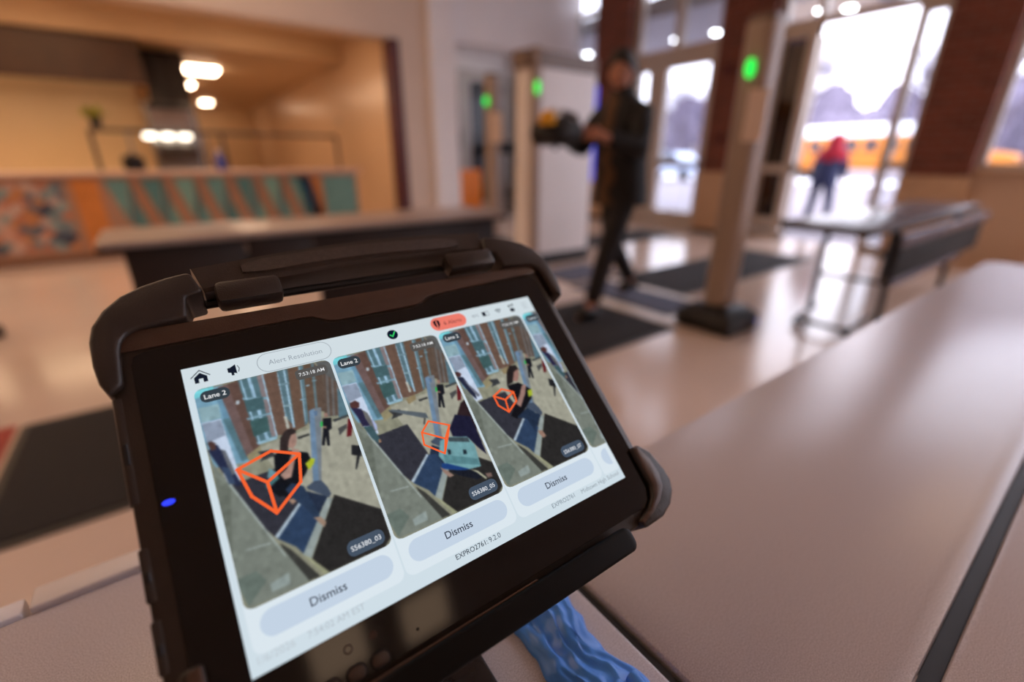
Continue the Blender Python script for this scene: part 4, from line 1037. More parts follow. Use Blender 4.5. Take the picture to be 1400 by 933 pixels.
# ------------------------------------------------------------------ artwork of the camera stills (card fractions: u right, v down)
PHOTO_BACK = [
    ((158, 152, 122), [(-0.049, 0.01), (1.038, -0.007), (1.011, 0.988), (-0.005, 0.999)]),
    ((122, 172, 196), [(-0.049, 0.01), (0.194, 0.007), (0.241, 0.414), (0.022, 0.391)]),
    ((120, 235, 240), [(-0.028, 0.006), (0.134, -0), (0.126, 0.041), (-0.009, 0.043)]),
    ((104, 150, 176), [(0.128, 0.053), (0.179, 0.055), (0.246, 0.4), (0.185, 0.401)]),
    ((150, 185, 190), [(0.005, 0.094), (0.139, 0.097), (0.132, 0.169), (0.008, 0.167)]),
    ((215, 225, 245), [(0.003, 0.17), (0.13, 0.173), (0.159, 0.477), (0.079, 0.483), (0.039, 0.336)]),
    ((150, 160, 180), [(0.006, 0.174), (0.127, 0.178), (0.133, 0.257), (0.012, 0.269)]),
    ((90, 130, 140), [(0.139, 0.179), (0.184, 0.18), (0.249, 0.393), (0.195, 0.403)]),
    ((126, 94, 88), [(0.156, 0.013), (0.308, 0.001), (0.33, 0.357), (0.227, 0.384)]),
    ((112, 78, 66), [(0.225, 0.009), (0.302, 0.001), (0.326, 0.352), (0.278, 0.369)]),
    ((88, 124, 132), [(0.3, 0.001), (0.486, -0), (0.456, 0.337), (0.317, 0.342)]),
    ((148, 126, 124), [(0.435, 0.001), (0.486, -0), (0.454, 0.329), (0.419, 0.329)]),
    ((165, 205, 230), [(0.366, 0.001), (0.39, 0), (0.398, 0.334), (0.375, 0.335)]),
    ((130, 170, 185), [(0.299, 0.097), (0.477, 0.127), (0.477, 0.14), (0.299, 0.109)]),
    ((130, 170, 185), [(0.29, 0.204), (0.474, 0.208), (0.473, 0.218), (0.292, 0.215)]),
    ((150, 190, 205), [(0.312, 0.334), (0.453, 0.332), (0.453, 0.346), (0.318, 0.348)]),
    ((124, 88, 70), [(0.48, 0.001), (0.59, 0), (0.599, 0.332), (0.507, 0.336), (0.454, 0.329)]),
    ((92, 122, 130), [(0.584, 0.001), (0.67, 0.001), (0.594, 0.322), (0.548, 0.249)]),
    ((170, 205, 225), [(0.631, 0.003), (0.645, 0.003), (0.592, 0.317), (0.576, 0.318)]),
    ((120, 150, 160), [(0.567, 0.073), (0.648, 0.077), (0.647, 0.086), (0.568, 0.083)]),
    ((205, 200, 180), [(0.538, 0.246), (0.559, 0.251), (0.555, 0.314), (0.534, 0.311)]),
    ((120, 86, 66), [(0.665, 0.001), (0.755, 0.002), (0.679, 0.323), (0.589, 0.334)]),
    ((100, 130, 138), [(0.75, 0.001), (0.792, 0.002), (0.701, 0.307), (0.663, 0.324)]),
    ((114, 84, 64), [(0.787, 0.001), (0.854, 0.002), (0.778, 0.262), (0.694, 0.323)]),
    ((104, 126, 130), [(0.85, 0.001), (0.877, 0.002), (0.791, 0.26), (0.769, 0.269)]),
    ((108, 82, 66), [(0.875, 0.002), (0.913, 0.078), (0.836, 0.283), (0.789, 0.264)]),
    ((104, 102, 98), [(0.89, 0.002), (1.029, 0.011), (0.995, 0.215), (0.913, 0.092)]),
    ((106, 82, 68), [(0.919, 0.069), (0.937, 0.082), (0.846, 0.311), (0.823, 0.307)]),
    ((90, 96, 98), [(0.937, 0.082), (0.94, 0.086), (0.85, 0.312), (0.845, 0.311)]),
    ((120, 110, 104), [(0.935, 0.083), (0.952, 0.096), (0.866, 0.314), (0.843, 0.309)]),
    ((90, 96, 98), [(0.952, 0.096), (0.955, 0.1), (0.87, 0.316), (0.864, 0.315)]),
    ((106, 82, 68), [(0.95, 0.098), (0.967, 0.11), (0.886, 0.316), (0.863, 0.312)]),
    ((90, 96, 98), [(0.967, 0.11), (0.97, 0.115), (0.889, 0.32), (0.883, 0.319)]),
    ((120, 110, 104), [(0.965, 0.112), (0.982, 0.124), (0.906, 0.319), (0.883, 0.314)]),
    ((90, 96, 98), [(0.982, 0.124), (0.986, 0.129), (0.908, 0.325), (0.903, 0.323)]),
    ((106, 82, 68), [(0.98, 0.126), (0.998, 0.139), (0.926, 0.321), (0.903, 0.316)]),
    ((90, 96, 98), [(0.998, 0.139), (1.001, 0.143), (0.928, 0.329), (0.922, 0.327)]),
    ((120, 110, 104), [(0.996, 0.14), (1.013, 0.153), (0.947, 0.324), (0.924, 0.319)]),
    ((90, 96, 98), [(1.013, 0.153), (1.016, 0.157), (0.947, 0.333), (0.942, 0.332)]),
    ((92, 128, 140), [(0.988, 0.176), (1.013, 0.219), (0.998, 0.343), (0.923, 0.336)]),
    ((180, 172, 146), [(0.322, 0.363), (0.502, 0.347), (0.996, 0.343), (1.014, 0.764), (1.015, 0.874), (0.74, 0.731), (0.46, 0.658)]),
    ((168, 150, 106), [(0.231, 0.381), (0.331, 0.353), (0.328, 0.404), (0.236, 0.428)]),
    ((158, 132, 88), [(0.482, 0.343), (0.577, 0.331), (0.569, 0.362), (0.49, 0.377)]),
    ((60, 58, 56), [(0.585, 0.366), (0.677, 0.366), (0.672, 0.377), (0.59, 0.38)]),
    ((70, 72, 72), [(0.873, 0.335), (1.002, 0.331), (0.998, 0.343), (0.879, 0.349)]),
    ((82, 80, 78), [(0.891, 0.387), (0.966, 0.377), (0.956, 0.397), (0.885, 0.425)]),
    ((122, 28, 34), [(0.989, 0.351), (1.019, 0.375), (0.969, 0.445), (0.933, 0.442)]),
    ((38, 38, 42), [(0.946, 0.49), (1.015, 0.51), (0.991, 0.562), (0.922, 0.537)]),
    ((42, 42, 45), [(0.959, 0.551), (0.981, 0.557), (0.925, 0.615), (0.915, 0.61)]),
    ((64, 64, 66), [(0.301, 0.378), (0.398, 0.389), (0.406, 0.422), (0.298, 0.428), (0.327, 0.407)]),
    ((165, 205, 228), [(0.315, 0.002), (0.326, 0.002), (0.335, 0.342), (0.325, 0.343)]),
    ((170, 208, 230), [(0.47, 0.002), (0.482, 0.003), (0.458, 0.334), (0.448, 0.334)]),
    ((70, 104, 108), [(0.306, 0.114), (0.436, 0.118), (0.429, 0.181), (0.307, 0.177)]),
    ((64, 100, 98), [(0.305, 0.222), (0.429, 0.224), (0.418, 0.296), (0.307, 0.304)]),
    ((155, 195, 215), [(0.581, 0.008), (0.589, 0.008), (0.555, 0.25), (0.547, 0.25)]),
    ((155, 195, 215), [(0.751, 0.006), (0.758, 0.006), (0.68, 0.302), (0.672, 0.304)]),
    ((150, 185, 200), [(0.762, 0.115), (0.789, 0.115), (0.788, 0.123), (0.761, 0.124)]),
    ((140, 175, 190), [(0.687, 0.181), (0.729, 0.183), (0.727, 0.191), (0.686, 0.19)]),
    ((130, 160, 170), [(0.816, 0.097), (0.852, 0.1), (0.85, 0.107), (0.814, 0.104)]),
    ((190, 200, 205), [(0.251, 0.105), (0.275, 0.104), (0.273, 0.123), (0.249, 0.124)]),
    ((150, 180, 185), [(0.565, 0.192), (0.616, 0.195), (0.616, 0.204), (0.565, 0.201)]),
    ((56, 54, 64), [(0.088, 0.49), (0.348, 0.481), (0.412, 0.481), (0.486, 0.664), (0.27, 0.771), (0.184, 0.673)]),
    ((40, 52, 76), [(0.51, 0.659), (0.545, 0.63), (0.665, 0.688), (0.55, 0.766), (0.434, 0.735)]),
    ((46, 68, 102), [(0.475, 0.67), (0.553, 0.685), (0.579, 0.774), (0.411, 0.885), (0.378, 0.843), (0.272, 0.773)]),
    ((190, 205, 215), [(0.269, 0.767), (0.471, 0.665), (0.484, 0.674), (0.284, 0.779)]),
    ((160, 168, 160), [(0.656, 0.693), (0.695, 0.701), (0.442, 0.916), (0.406, 0.883)]),
    ((48, 44, 42), [(0.712, 0.69), (1.001, 0.836), (0.998, 0.972), (0.938, 1), (0.523, 0.997), (0.45, 0.915)]),
    ((134, 138, 122), [(0.011, 0.354), (0.088, 0.49), (0.292, 0.828), (0.414, 0.996), (0.03, 0.994), (-0.013, 0.805), (0, 0.568)]),
    ((118, 122, 106), [(0.007, 0.427), (0.088, 0.49), (-0.001, 0.796), (-0.018, 0.765)]),
    ((176, 184, 172), [(0.076, 0.481), (0.093, 0.483), (0.305, 0.859), (0.295, 0.86)]),
    ((172, 180, 170), [(0.083, 0.772), (0.236, 0.783), (0.236, 0.789), (0.083, 0.777)]),
    ((112, 124, 110), [(-0.016, 0.868), (0.112, 0.868), (0.158, 0.921), (0.024, 0.986)]),
    ((160, 170, 160), [(0.17, 0.939), (0.292, 0.928), (0.285, 0.972), (0.17, 0.971)]),
    ((66, 64, 58), [(0.288, 0.8), (0.345, 0.847), (0.471, 0.996), (0.397, 0.993), (0.294, 0.825)]),
    ((176, 172, 128), [(0.409, 0.891), (0.433, 0.901), (0.534, 0.998), (0.497, 0.997)]),
    ((112, 142, 172), [(0.725, 0.253), (0.766, 0.249), (0.641, 0.613), (0.595, 0.613), (0.663, 0.425)]),
    ((128, 134, 140), [(0.766, 0.249), (0.82, 0.253), (0.657, 0.609), (0.636, 0.616)]),
    ((92, 118, 150), [(0.752, 0.265), (0.783, 0.265), (0.775, 0.288), (0.758, 0.293)]),
    ((72, 84, 104), [(0.548, 0.611), (0.608, 0.597), (0.656, 0.605), (0.684, 0.643), (0.695, 0.681), (0.671, 0.694), (0.552, 0.622)]),
    ((30, 30, 38), [(0.804, 0.313), (0.867, 0.323), (0.845, 0.377), (0.819, 0.384), (0.792, 0.459), (0.773, 0.455), (0.787, 0.403), (0.755, 0.45), (0.736, 0.444), (0.778, 0.375)]),
    ((170, 122, 104), [(0.823, 0.289), (0.851, 0.29), (0.847, 0.312), (0.819, 0.313)]),
    ((150, 110, 92), [(0.786, 0.351), (0.813, 0.357), (0.808, 0.369), (0.783, 0.363)]),
    ((20, 230, 70), [(0.782, 0.326), (0.795, 0.329), (0.782, 0.355), (0.769, 0.353)]),
]
PHOTO_FRONT_A = [
    ((40, 46, 78), [(0.005, 0.305), (0.068, 0.289), (0.089, 0.332), (0.143, 0.466), (0.155, 0.502), (0.126, 0.502), (0.091, 0.475), (0.037, 0.373)]),
    ((112, 112, 118), [(0.084, 0.316), (0.11, 0.329), (0.136, 0.442), (0.109, 0.45)]),
    ((60, 78, 110), [(0.06, 0.393), (0.107, 0.412), (0.12, 0.489), (0.083, 0.484)]),
    ((92, 58, 52), [(0.012, 0.269), (0.037, 0.265), (0.061, 0.28), (0.055, 0.309), (0.023, 0.309)]),
    ((58, 44, 42), [(0.443, 0.407), (0.47, 0.349), (0.514, 0.319), (0.563, 0.315), (0.592, 0.334), (0.581, 0.353), (0.555, 0.351), (0.525, 0.386), (0.495, 0.419)]),
    ((186, 134, 114), [(0.549, 0.348), (0.584, 0.345), (0.579, 0.373), (0.563, 0.402), (0.536, 0.414), (0.504, 0.403), (0.523, 0.373)]),
    ((24, 24, 30), [(0.398, 0.42), (0.435, 0.405), (0.521, 0.422), (0.625, 0.457), (0.631, 0.491), (0.573, 0.549), (0.523, 0.576), (0.473, 0.601), (0.416, 0.609), (0.324, 0.578), (0.37, 0.514)]),
    ((190, 140, 120), [(0.529, 0.412), (0.569, 0.428), (0.573, 0.445), (0.533, 0.46), (0.471, 0.543), (0.422, 0.544), (0.403, 0.517), (0.457, 0.497), (0.508, 0.446)]),
    ((110, 160, 168), [(0.345, 0.47), (0.395, 0.505), (0.364, 0.528), (0.319, 0.51)]),
    ((205, 215, 24), [(0.593, 0.53), (0.587, 0.505), (0.634, 0.488), (0.66, 0.497), (0.642, 0.518), (0.598, 0.539)]),
    ((22, 24, 32), [(0.313, 0.553), (0.407, 0.554), (0.487, 0.62), (0.409, 0.626), (0.339, 0.593)]),
    ((44, 62, 90), [(0.4, 0.593), (0.461, 0.57), (0.53, 0.602), (0.579, 0.752), (0.542, 0.764), (0.509, 0.711)]),
    ((180, 140, 112), [(0.534, 0.753), (0.58, 0.761), (0.606, 0.792), (0.584, 0.811), (0.559, 0.783)]),
    ((186, 140, 112), [(0.407, 0.636), (0.443, 0.64), (0.457, 0.656), (0.427, 0.664)]),
    ((24, 24, 30), [(0.332, 0.575), (0.411, 0.588), (0.422, 0.613), (0.359, 0.612)]),
    ((70, 130, 130), [(0.295, 0.536), (0.388, 0.514), (0.392, 0.53), (0.297, 0.559)]),
]
PHOTO_FRONT_B = [
    ((98, 54, 50), [(0.018, 0.276), (0.066, 0.269), (0.095, 0.288), (0.082, 0.312), (0.035, 0.318), (0.012, 0.298)]),
    ((46, 40, 74), [(0.016, 0.302), (0.093, 0.323), (0.113, 0.38), (0.121, 0.427), (0.055, 0.416), (0.043, 0.365)]),
    ((118, 112, 108), [(0.095, 0.33), (0.128, 0.352), (0.155, 0.457), (0.127, 0.466), (0.099, 0.384)]),
    ((64, 96, 102), [(0.058, 0.42), (0.126, 0.428), (0.155, 0.516), (0.131, 0.529), (0.094, 0.495)]),
    ((182, 190, 236), [(0.143, 0.386), (0.167, 0.429), (0.158, 0.457), (0.14, 0.457)]),
    ((190, 132, 96), [(0.137, 0.508), (0.156, 0.509), (0.153, 0.527), (0.135, 0.526)]),
    ((96, 104, 110), [(0.294, 0.373), (0.334, 0.376), (0.604, 0.453), (0.61, 0.486), (0.556, 0.472), (0.336, 0.392)]),
    ((58, 56, 56), [(0.34, 0.396), (0.356, 0.4), (0.334, 0.426), (0.324, 0.423)]),
    ((58, 56, 56), [(0.572, 0.477), (0.585, 0.481), (0.555, 0.513), (0.545, 0.509)]),
    ((54, 34, 38), [(0.862, 0.528), (0.949, 0.462), (1.06, 0.434), (1.042, 0.554), (0.982, 0.66), (0.928, 0.625)]),
    ((32, 30, 58), [(0.752, 0.58), (0.852, 0.514), (0.982, 0.553), (0.991, 0.674), (0.983, 0.787), (0.929, 0.729), (0.882, 0.661), (0.753, 0.627)]),
    ((118, 176, 178), [(0.627, 0.626), (0.703, 0.618), (0.876, 0.655), (0.911, 0.714), (0.884, 0.833), (0.779, 0.825), (0.593, 0.75), (0.564, 0.7)]),
    ((90, 146, 150), [(0.609, 0.7), (0.884, 0.789), (0.879, 0.825), (0.596, 0.745)]),
    ((68, 82, 86), [(0.701, 0.621), (0.878, 0.66), (0.88, 0.689), (0.702, 0.646)]),
    ((34, 48, 58), [(0.657, 0.683), (0.686, 0.69), (0.672, 0.714), (0.647, 0.711)]),
    ((34, 48, 58), [(0.789, 0.714), (0.818, 0.721), (0.81, 0.744), (0.778, 0.739)]),
    ((24, 66, 140), [(0.568, 0.74), (0.61, 0.752), (0.779, 0.825), (0.71, 0.817), (0.575, 0.776), (0.548, 0.763)]),
    ((30, 32, 44), [(0.602, 0.79), (0.776, 0.829), (0.886, 0.886), (0.806, 0.89), (0.663, 0.831)]),
    ((196, 188, 150), [(0.779, 0.825), (0.839, 0.847), (0.894, 0.901), (0.878, 0.906), (0.828, 0.857)]),
    ((172, 130, 110), [(0.539, 0.756), (0.586, 0.786), (0.624, 0.822), (0.581, 0.824), (0.549, 0.787)]),
    ((140, 104, 92), [(0.893, 0.877), (0.949, 0.885), (0.945, 0.906), (0.902, 0.903)]),
]
PHOTO_FRONT_C = [
    ((92, 54, 52), [(-0.008, 0.275), (0.032, 0.272), (0.06, 0.293), (0.038, 0.31), (-0.007, 0.302)]),
    ((40, 44, 70), [(-0.001, 0.306), (0.061, 0.315), (0.109, 0.425), (0.098, 0.475), (0.057, 0.425)]),
    ((122, 122, 136), [(0.051, 0.329), (0.075, 0.355), (0.149, 0.453), (0.118, 0.46)]),
    ((44, 34, 34), [(0.462, 0.449), (0.522, 0.371), (0.586, 0.331), (0.662, 0.339), (0.673, 0.364), (0.603, 0.386), (0.54, 0.442)]),
    ((176, 120, 104), [(0.604, 0.38), (0.671, 0.366), (0.637, 0.415), (0.591, 0.446), (0.548, 0.432)]),
    ((24, 22, 28), [(0.462, 0.449), (0.595, 0.452), (0.654, 0.486), (0.701, 0.523), (0.654, 0.575), (0.507, 0.632), (0.404, 0.663), (0.356, 0.632), (0.473, 0.56)]),
    ((180, 128, 112), [(0.617, 0.479), (0.671, 0.478), (0.612, 0.533), (0.497, 0.603), (0.465, 0.575), (0.546, 0.531)]),
    ((190, 205, 30), [(0.654, 0.519), (0.709, 0.519), (0.68, 0.558), (0.631, 0.561)]),
    ((36, 52, 78), [(0.412, 0.654), (0.555, 0.62), (0.663, 0.696), (0.573, 0.73), (0.525, 0.772), (0.5, 0.683)]),
    ((176, 128, 104), [(0.553, 0.773), (0.598, 0.778), (0.613, 0.817), (0.574, 0.824), (0.554, 0.794)]),
]
WIRE_CUBES = [
    ([(0.15, 0.43), (0.387, 0.394), (0.566, 0.45), (0.312, 0.529), (0.196, 0.567), (0.319, 0.674), (0.521, 0.579)], [(0, 1), (1, 2), (2, 3), (3, 0), (0, 4), (4, 5), (3, 5), (5, 6), (6, 2)]),
    ([(0.597, 0.502), (0.762, 0.561), (0.68, 0.624), (0.504, 0.549), (0.483, 0.616), (0.624, 0.698), (0.714, 0.612)], [(0, 1), (1, 2), (2, 3), (3, 0), (3, 4), (4, 5), (5, 2), (5, 6), (6, 1)]),
    ([(0.388, 0.459), (0.496, 0.5), (0.483, 0.558), (0.354, 0.606), (0.279, 0.549), (0.275, 0.486), (0.376, 0.53)], [(0, 1), (1, 2), (2, 3), (3, 4), (4, 5), (5, 0), (6, 5), (6, 1), (6, 3)]),
]

# ================================================================== TABLET STAND, TABLET, GLOVE
EX = Vector((0.9993, -0.0359, 0.0124)); YD = Vector((-0.0184, -0.7434, -0.6686))
EX.normalize(); EY = -(YD - EX * YD.dot(EX)).normalized(); EZ = EX.cross(EY)
TL = Vector((-0.0106, 0.3124, 0.9447))
ORIG = TL + EX * 0.1268 - EY * 0.212
TM = Matrix(((EX.x, EY.x, EZ.x, ORIG.x), (EX.y, EY.y, EZ.y, ORIG.y), (EX.z, EY.z, EZ.z, ORIG.z), (0, 0, 0, 1)))
def S2(x, y):            # screen millimetres (x right, y down from the display corner) to the tablet's own frame
    return ((x - 126.8) / 1000, (212 - y) / 1000)
def poly_s(pts):
    return [S2(*p) for p in pts]
def slab(pts, z0, z1):
    return MB().prism(poly_s(pts), z0 / 1000, z1 / 1000)
def sbox(x0, y0, x1, y1, z0, z1):
    a, b = S2(x0, y1), S2(x1, y0)
    return MB().box(a[0], a[1], z0 / 1000, b[0], b[1], z1 / 1000)
M_TBODY = mat('rugged_plastic', rgb(50, 41, 35), 0.34, noise=(120, 0.12), bump=(900, 0.15))
M_RUBBER = mat('bumper_rubber', rgb(54, 45, 40), 0.34, noise=(60, 0.12), bump=(1200, 0.2))
M_HANDLE = mat('handle_plastic', rgb(62, 51, 44), 0.3, noise=(120, 0.1), bump=(1500, 0.2))
M_GLOSS = mat('display_glass', rgb(6, 5, 5), 0.07, noise=(30, 0.2), spec=0.5)
M_MATTE = mat('matte_black', rgb(16, 14, 14), 0.5, noise=(60, 0.1))
tab = thing('rugged_tablet', 'black rugged tablet with carry handle showing camera alerts on its screen', 'tablet', ORIG, mtx=TM)
bd = obj('tablet_body', MB().prism(poly_s(rrect(-32.3, -33, 277, 203, 14, 6)), -0.022, 0.0), M_TBODY, tab, bevel=0.0022, local=True)
gl = [(-22, -9), (-20.5, -14.5), (-15, -17), (72, -18.5), (78, -18), (88, -12.5), (94, -11.5), (154, -11.5), (160, -12.5), (166, -17), (172, -18), (262, -21), (268, -19), (271, -14), (271.5, 184), (269, 191), (263, 194), (-14, 194), (-20, 191), (-22, 184)]
obj('screen_glass', slab(gl, 0.0005, 0.5), M_GLOSS, tab, local=True, bevel=0.0002, seg=1)
bez = [(-28.5, -31.5), (274.5, -31.5), (274.5, -22.5), (261, -22.5), (171, -19.5), (164.5, -18.5), (158.5, -14), (153, -13), (95, -13), (89, -14), (79, -19.5), (72, -20), (-17, -18.5), (-28.5, -18.5)]
obj('top_bezel', slab(bez, 0.0005, 1.2), mat('lit_bezel_plastic', rgb(84, 62, 50), 0.3, noise=(100, 0.1), bump=(900, 0.15)), tab, local=True, bevel=0.0005)  # light on the sloped rim is put into this lighter brown
def mir(p):
    return [(253.6 - x, y) for x, y in p][::-1]
bump_t = [(-33, 8), (-36.5, 0), (-38, -12), (-38, -27), (-36, -37), (-30, -47), (-21, -55.5), (-10, -61), (3, -65), (13, -66.8), (16.5, -66.5), (21, -50.5), (11, -49), (9.5, -33.5), (-14, -31.5), (-20, -29.5), (-24, -25), (-25.5, -18), (-26.5, 3)]
bump_b = [(270, 152), (278, 152), (285.5, 161), (289.5, 176), (290, 186), (286, 194), (278, 201), (266, 205.5), (246, 206), (244, 199), (257, 195.5), (265, 190.5), (269.5, 183)]
for bp_ in (bump_t, mir(bump_t), bump_b, mir(bump_b)):
    obj('corner_bumper', slab(bp_, -25, 4.5), M_RUBBER, tab, bevel=0.0024, seg=3, local=True)
lip_b = [(270.5, 153), (275, 153), (280.5, 166), (281.5, 178), (278.5, 187), (270, 194.5), (258, 199.5), (245.5, 202.5), (244.5, 199.5), (257, 196), (265.5, 191), (270, 183.5)]
for bp_ in (lip_b, mir(lip_b)):
    obj('bumper_lip', slab(bp_, 4.0, 5.6), mat('lit_bezel_plastic', rgb(84, 62, 50), 0.3), tab, bevel=0.0008, local=True)  # lit inner chamfer of the bumper, its light put into the brown
# carry handle, slightly arched
rings = []
for i in range(25):
    t = i / 24
    x = 16.8 + t * (238 - 16.8)
    a = 6.5 * math.sin(PI * t) + 3.0 * t
    yt, yb = -74.0 - a, -53.0 - a * 0.85
    q = []
    for (yy, zz) in ((yt + 2.2, 0.5), (yt, -2.5), (yt, -21), (yt + 2, -24), (yb - 2, -24), (yb, -21), (yb, -1.5), (yb - 2, 0.5)):
        c = S2(x + (yy - yt) * (0.22 if t < 0.5 else -0.12) * abs(1 - 2 * t), yy)
        q.append((c[0], c[1], zz / 1000))
    rings.append(q)
hn = obj('carry_handle', MB().loft(rings), M_HANDLE, tab, local=True, smooth=0.5)
rings = []
for i in range(25):
    t = i / 24
    x = 46 + t * (212 - 46)
    tt = (x - 16.8) / 221.2
    a = 6.5 * math.sin(PI * tt)
    e = min(1, 6 * min(t, 1 - t) + 0.55)
    yc = -63.5 - a
    h = 6.0 * e
    rings.append([(*S2(x, yc - h), 0.0004), (*S2(x, yc - h * 0.88), 0.0022), (*S2(x, yc + h * 0.88), 0.0022), (*S2(x, yc + h), 0.0004)])
obj('grip_pad', MB().loft(rings), mat('grip_rubber', rgb(74, 60, 51), 0.4, noise=(300, 0.2), bump=(2000, 0.4)), hn, local=True, smooth=0.4)
for x0, x1, y0, y1 in ((27, 66, -54, -37.5), (191.5, 236, -52, -35.5)):
    obj('handle_latch', sbox(x0, y0, x1, y1, -6, 9), M_RUBBER, tab, bevel=0.0035, seg=2, local=True)
obj('hinge_rod', MB().tube([(*S2(20, -52), -0.014), (*S2(234, -52), -0.014)], 0.003, 8), M_MATTE, tab, local=True)
obj('status_led', MB().prism([(S2(-17.4 + 2.9 * math.cos(a), 74 + 1.5 * math.sin(a))) for a in [2 * PI * k / 16 for k in range(16)]], 0.0005, 0.0007), light_mat('blue_status', (0.03, 0.05, 1.0), 1.5), tab, local=True)
for y0, y1 in ((9, 70), (92, 118), (126, 150)):
    pc = obj('port_cover', sbox(-33.0, y0, -28.5, y1, -17, 0.6), M_RUBBER, tab, bevel=0.0012, local=True)
    obj('finger_notch', sbox(-32.0, y0 + (y1 - y0) * 0.45, -29.5, y0 + (y1 - y0) * 0.65, 0.4, 1.2), M_MATTE, pc, bevel=0.0004, seg=1, local=True)
for x in (30, 42.7, 55):
    ring = obj('button_ring', MB().prism(poly_s(rrect(x - 5.4, 190 - 4.2, x + 5.4, 190 + 4.2, 4.0, 5)), 0.0005, 0.0009), M_MATTE, tab, local=True)
    obj('front_button', MB().prism(poly_s(rrect(x - 4.2, 190 - 3.0, x + 4.2, 190 + 3.0, 2.9, 5)), 0.0008, 0.0022), mat('button_rubber', rgb(74, 58, 48), 0.4, noise=(60, 0.1)), tab, bevel=0.0006, local=True)
M_ICON = mat('faint_icon', rgb(64, 42, 32), 0.5, noise=(40, 0.1))
obj('button_icon', MB().tube([(*S2(42 + 2.0 * math.cos(a), 178 + 2.0 * math.sin(a)), 0.0006) for a in [2 * PI * k / 14 for k in range(14)]], 0.0004, 5, True), M_ICON, tab, local=True)
st8 = [(55 + (2.6 if k % 2 == 0 else 1.5) * math.cos(2 * PI * k / 16), 178 + (2.6 if k % 2 == 0 else 1.5) * math.sin(2 * PI * k / 16)) for k in range(16)]
obj('button_icon', slab(st8, 0.5, 0.7), M_ICON, tab, local=True)
obj('microphone_hole', MB().prism([S2(77 + 0.9 * math.cos(a), 186.5 + 0.9 * math.sin(a)) for a in [2 * PI * k / 10 for k in range(10)]], 0.0004, 0.0007), M_MATTE, tab, local=True)

# ---- the lit display and what it shows
GAIN = 0.93
def emat(c):
    n = 'lit_%02x%02x%02x' % c
    return light_mat(n, rgb(*c), GAIN)
scr = obj('display', MB().add([(*S2(0, 169), 0.0006), (*S2(253.6, 169), 0.0006), (*S2(253.6, 0), 0.0006), (*S2(0, 0), 0.0006)], [(0, 1, 2, 3)]), emat((214, 229, 238)), tab, local=True)
scr['label'] = 'lit display with three camera alert cards'
def flat(name, pts, c, layer):
    pts = [(min(max(x, 0.0), 253.6), min(max(y, 0.0), 169.0)) for x, y in pts]
    p = poly_s(pts); z = 0.0006 + layer * 0.00004
    return obj(name, MB().add([(a, b, z) for a, b in p], [tuple(range(len(p)))]), emat(c), scr, local=True)
def stroke(name, pts, wd, c, layer, closed=False):
    mb = MB(); z = 0.0006 + layer * 0.00004
    n = len(pts)
    for i in range(n if closed else n - 1):
        a = Vector(pts[i]); b = Vector(pts[(i + 1) % n]); d = (b - a)
        if d.length < 1e-6:
            continue
        d.normalize(); q = Vector((-d.y, d.x)) * wd / 2
        a2, b2 = a - d * wd * 0.3, b + d * wd * 0.3
        vs = [(*S2(*p), z) for p in (a2 - q, b2 - q, b2 + q, a2 + q)]
        mb.add(vs, [(0, 1, 2, 3)])
    return obj(name, mb, emat(c), scr, local=True)
def text(s, x0, x1, yc, c, layer=6, bold=0.0):
    cu = bpy.data.curves.new('text', 'FONT'); cu.body = s; cu.align_x = 'LEFT'; cu.size = 1.0; cu.offset = bold; cu.resolution_u = 3
    to = bpy.data.objects.new('text', cu); COL.objects.link(to)
    bpy.context.view_layer.update()
    me = bpy.data.meshes.new_from_object(to.evaluated_get(bpy.context.evaluated_depsgraph_get()))
    bpy.data.objects.remove(to); bpy.data.curves.remove(cu)
    xs = [v.co.x for v in me.vertices]; ys = [v.co.y for v in me.vertices]
    a, b = min(xs), max(xs); k = (x1 - x0) / (b - a)
    z = 0.0006 + layer * 0.00004
    for v in me.vertices:
        q = S2(x0 + (v.co.x - a) * k, yc - (v.co.y - 0.35) * k)
        v.co = (q[0], q[1], z)
    me.materials.clear(); me.materials.append(emat(c))
    o = bpy.data.objects.new('screen_text', me); COL.objects.link(o); o.parent = scr
    ORG[o.name] = ORG[scr.name]
    o['label'] = 'lettering ' + s.lower()
    return o
INK = (22, 28, 44)
# header row
flat('header_bar', [(0, 0), (253.6, 0), (253.6, 14.6), (0, 14.6)], (216, 228, 234), 1)
flat('home_icon', [(5.3, 7.4), (8.6, 4.6), (11.9, 7.4), (11.9, 11.2), (9.7, 11.2), (9.7, 8.6), (7.5, 8.6), (7.5, 11.2), (5.3, 11.2)], INK, 3)
stroke('home_icon_roof', [(3.8, 7.2), (8.6, 3.0), (13.4, 7.2)], 0.55, INK, 3)
flat('megaphone_icon', [(22.6, 5.8), (24.2, 5.6), (27.2, 4.0), (27.2, 10.4), (25.6, 9.6), (25.6, 11.2), (24.2, 11.2), (24.2, 9.2), (22.6, 8.8)], INK, 3)
stroke('megaphone_icon_wave', [(28.2, 5.2), (28.9, 7.2), (28.2, 9.4)], 0.4, INK, 3)
stroke('title_pill', rrect(38.8, 1.2, 83.4, 14.2, 6.4, 8), 0.45, (170, 180, 188), 2, True)
text('Alert Resolution', 45, 77.5, 7.9, (158, 168, 178))
flat('check_badge', [(127.2 + 3.9 * math.cos(2 * PI * k / 24), 7.6 + 3.9 * math.sin(2 * PI * k / 24)) for k in range(24)], (14, 22, 46), 3)
stroke('check_mark', [(125.4, 7.6), (126.8, 9.2), (129.4, 5.6)], 0.85, (60, 220, 110), 4)
flat('alert_pill', rrect(157.8, 1.6, 188.2, 13.2, 5.7, 8), (244, 128, 112), 3)
flat('alert_shield', [(160.4, 4.6), (163, 3.4), (165.6, 4.6), (165.4, 8.0), (163, 11.4), (160.6, 8.0)], (40, 24, 34), 4)
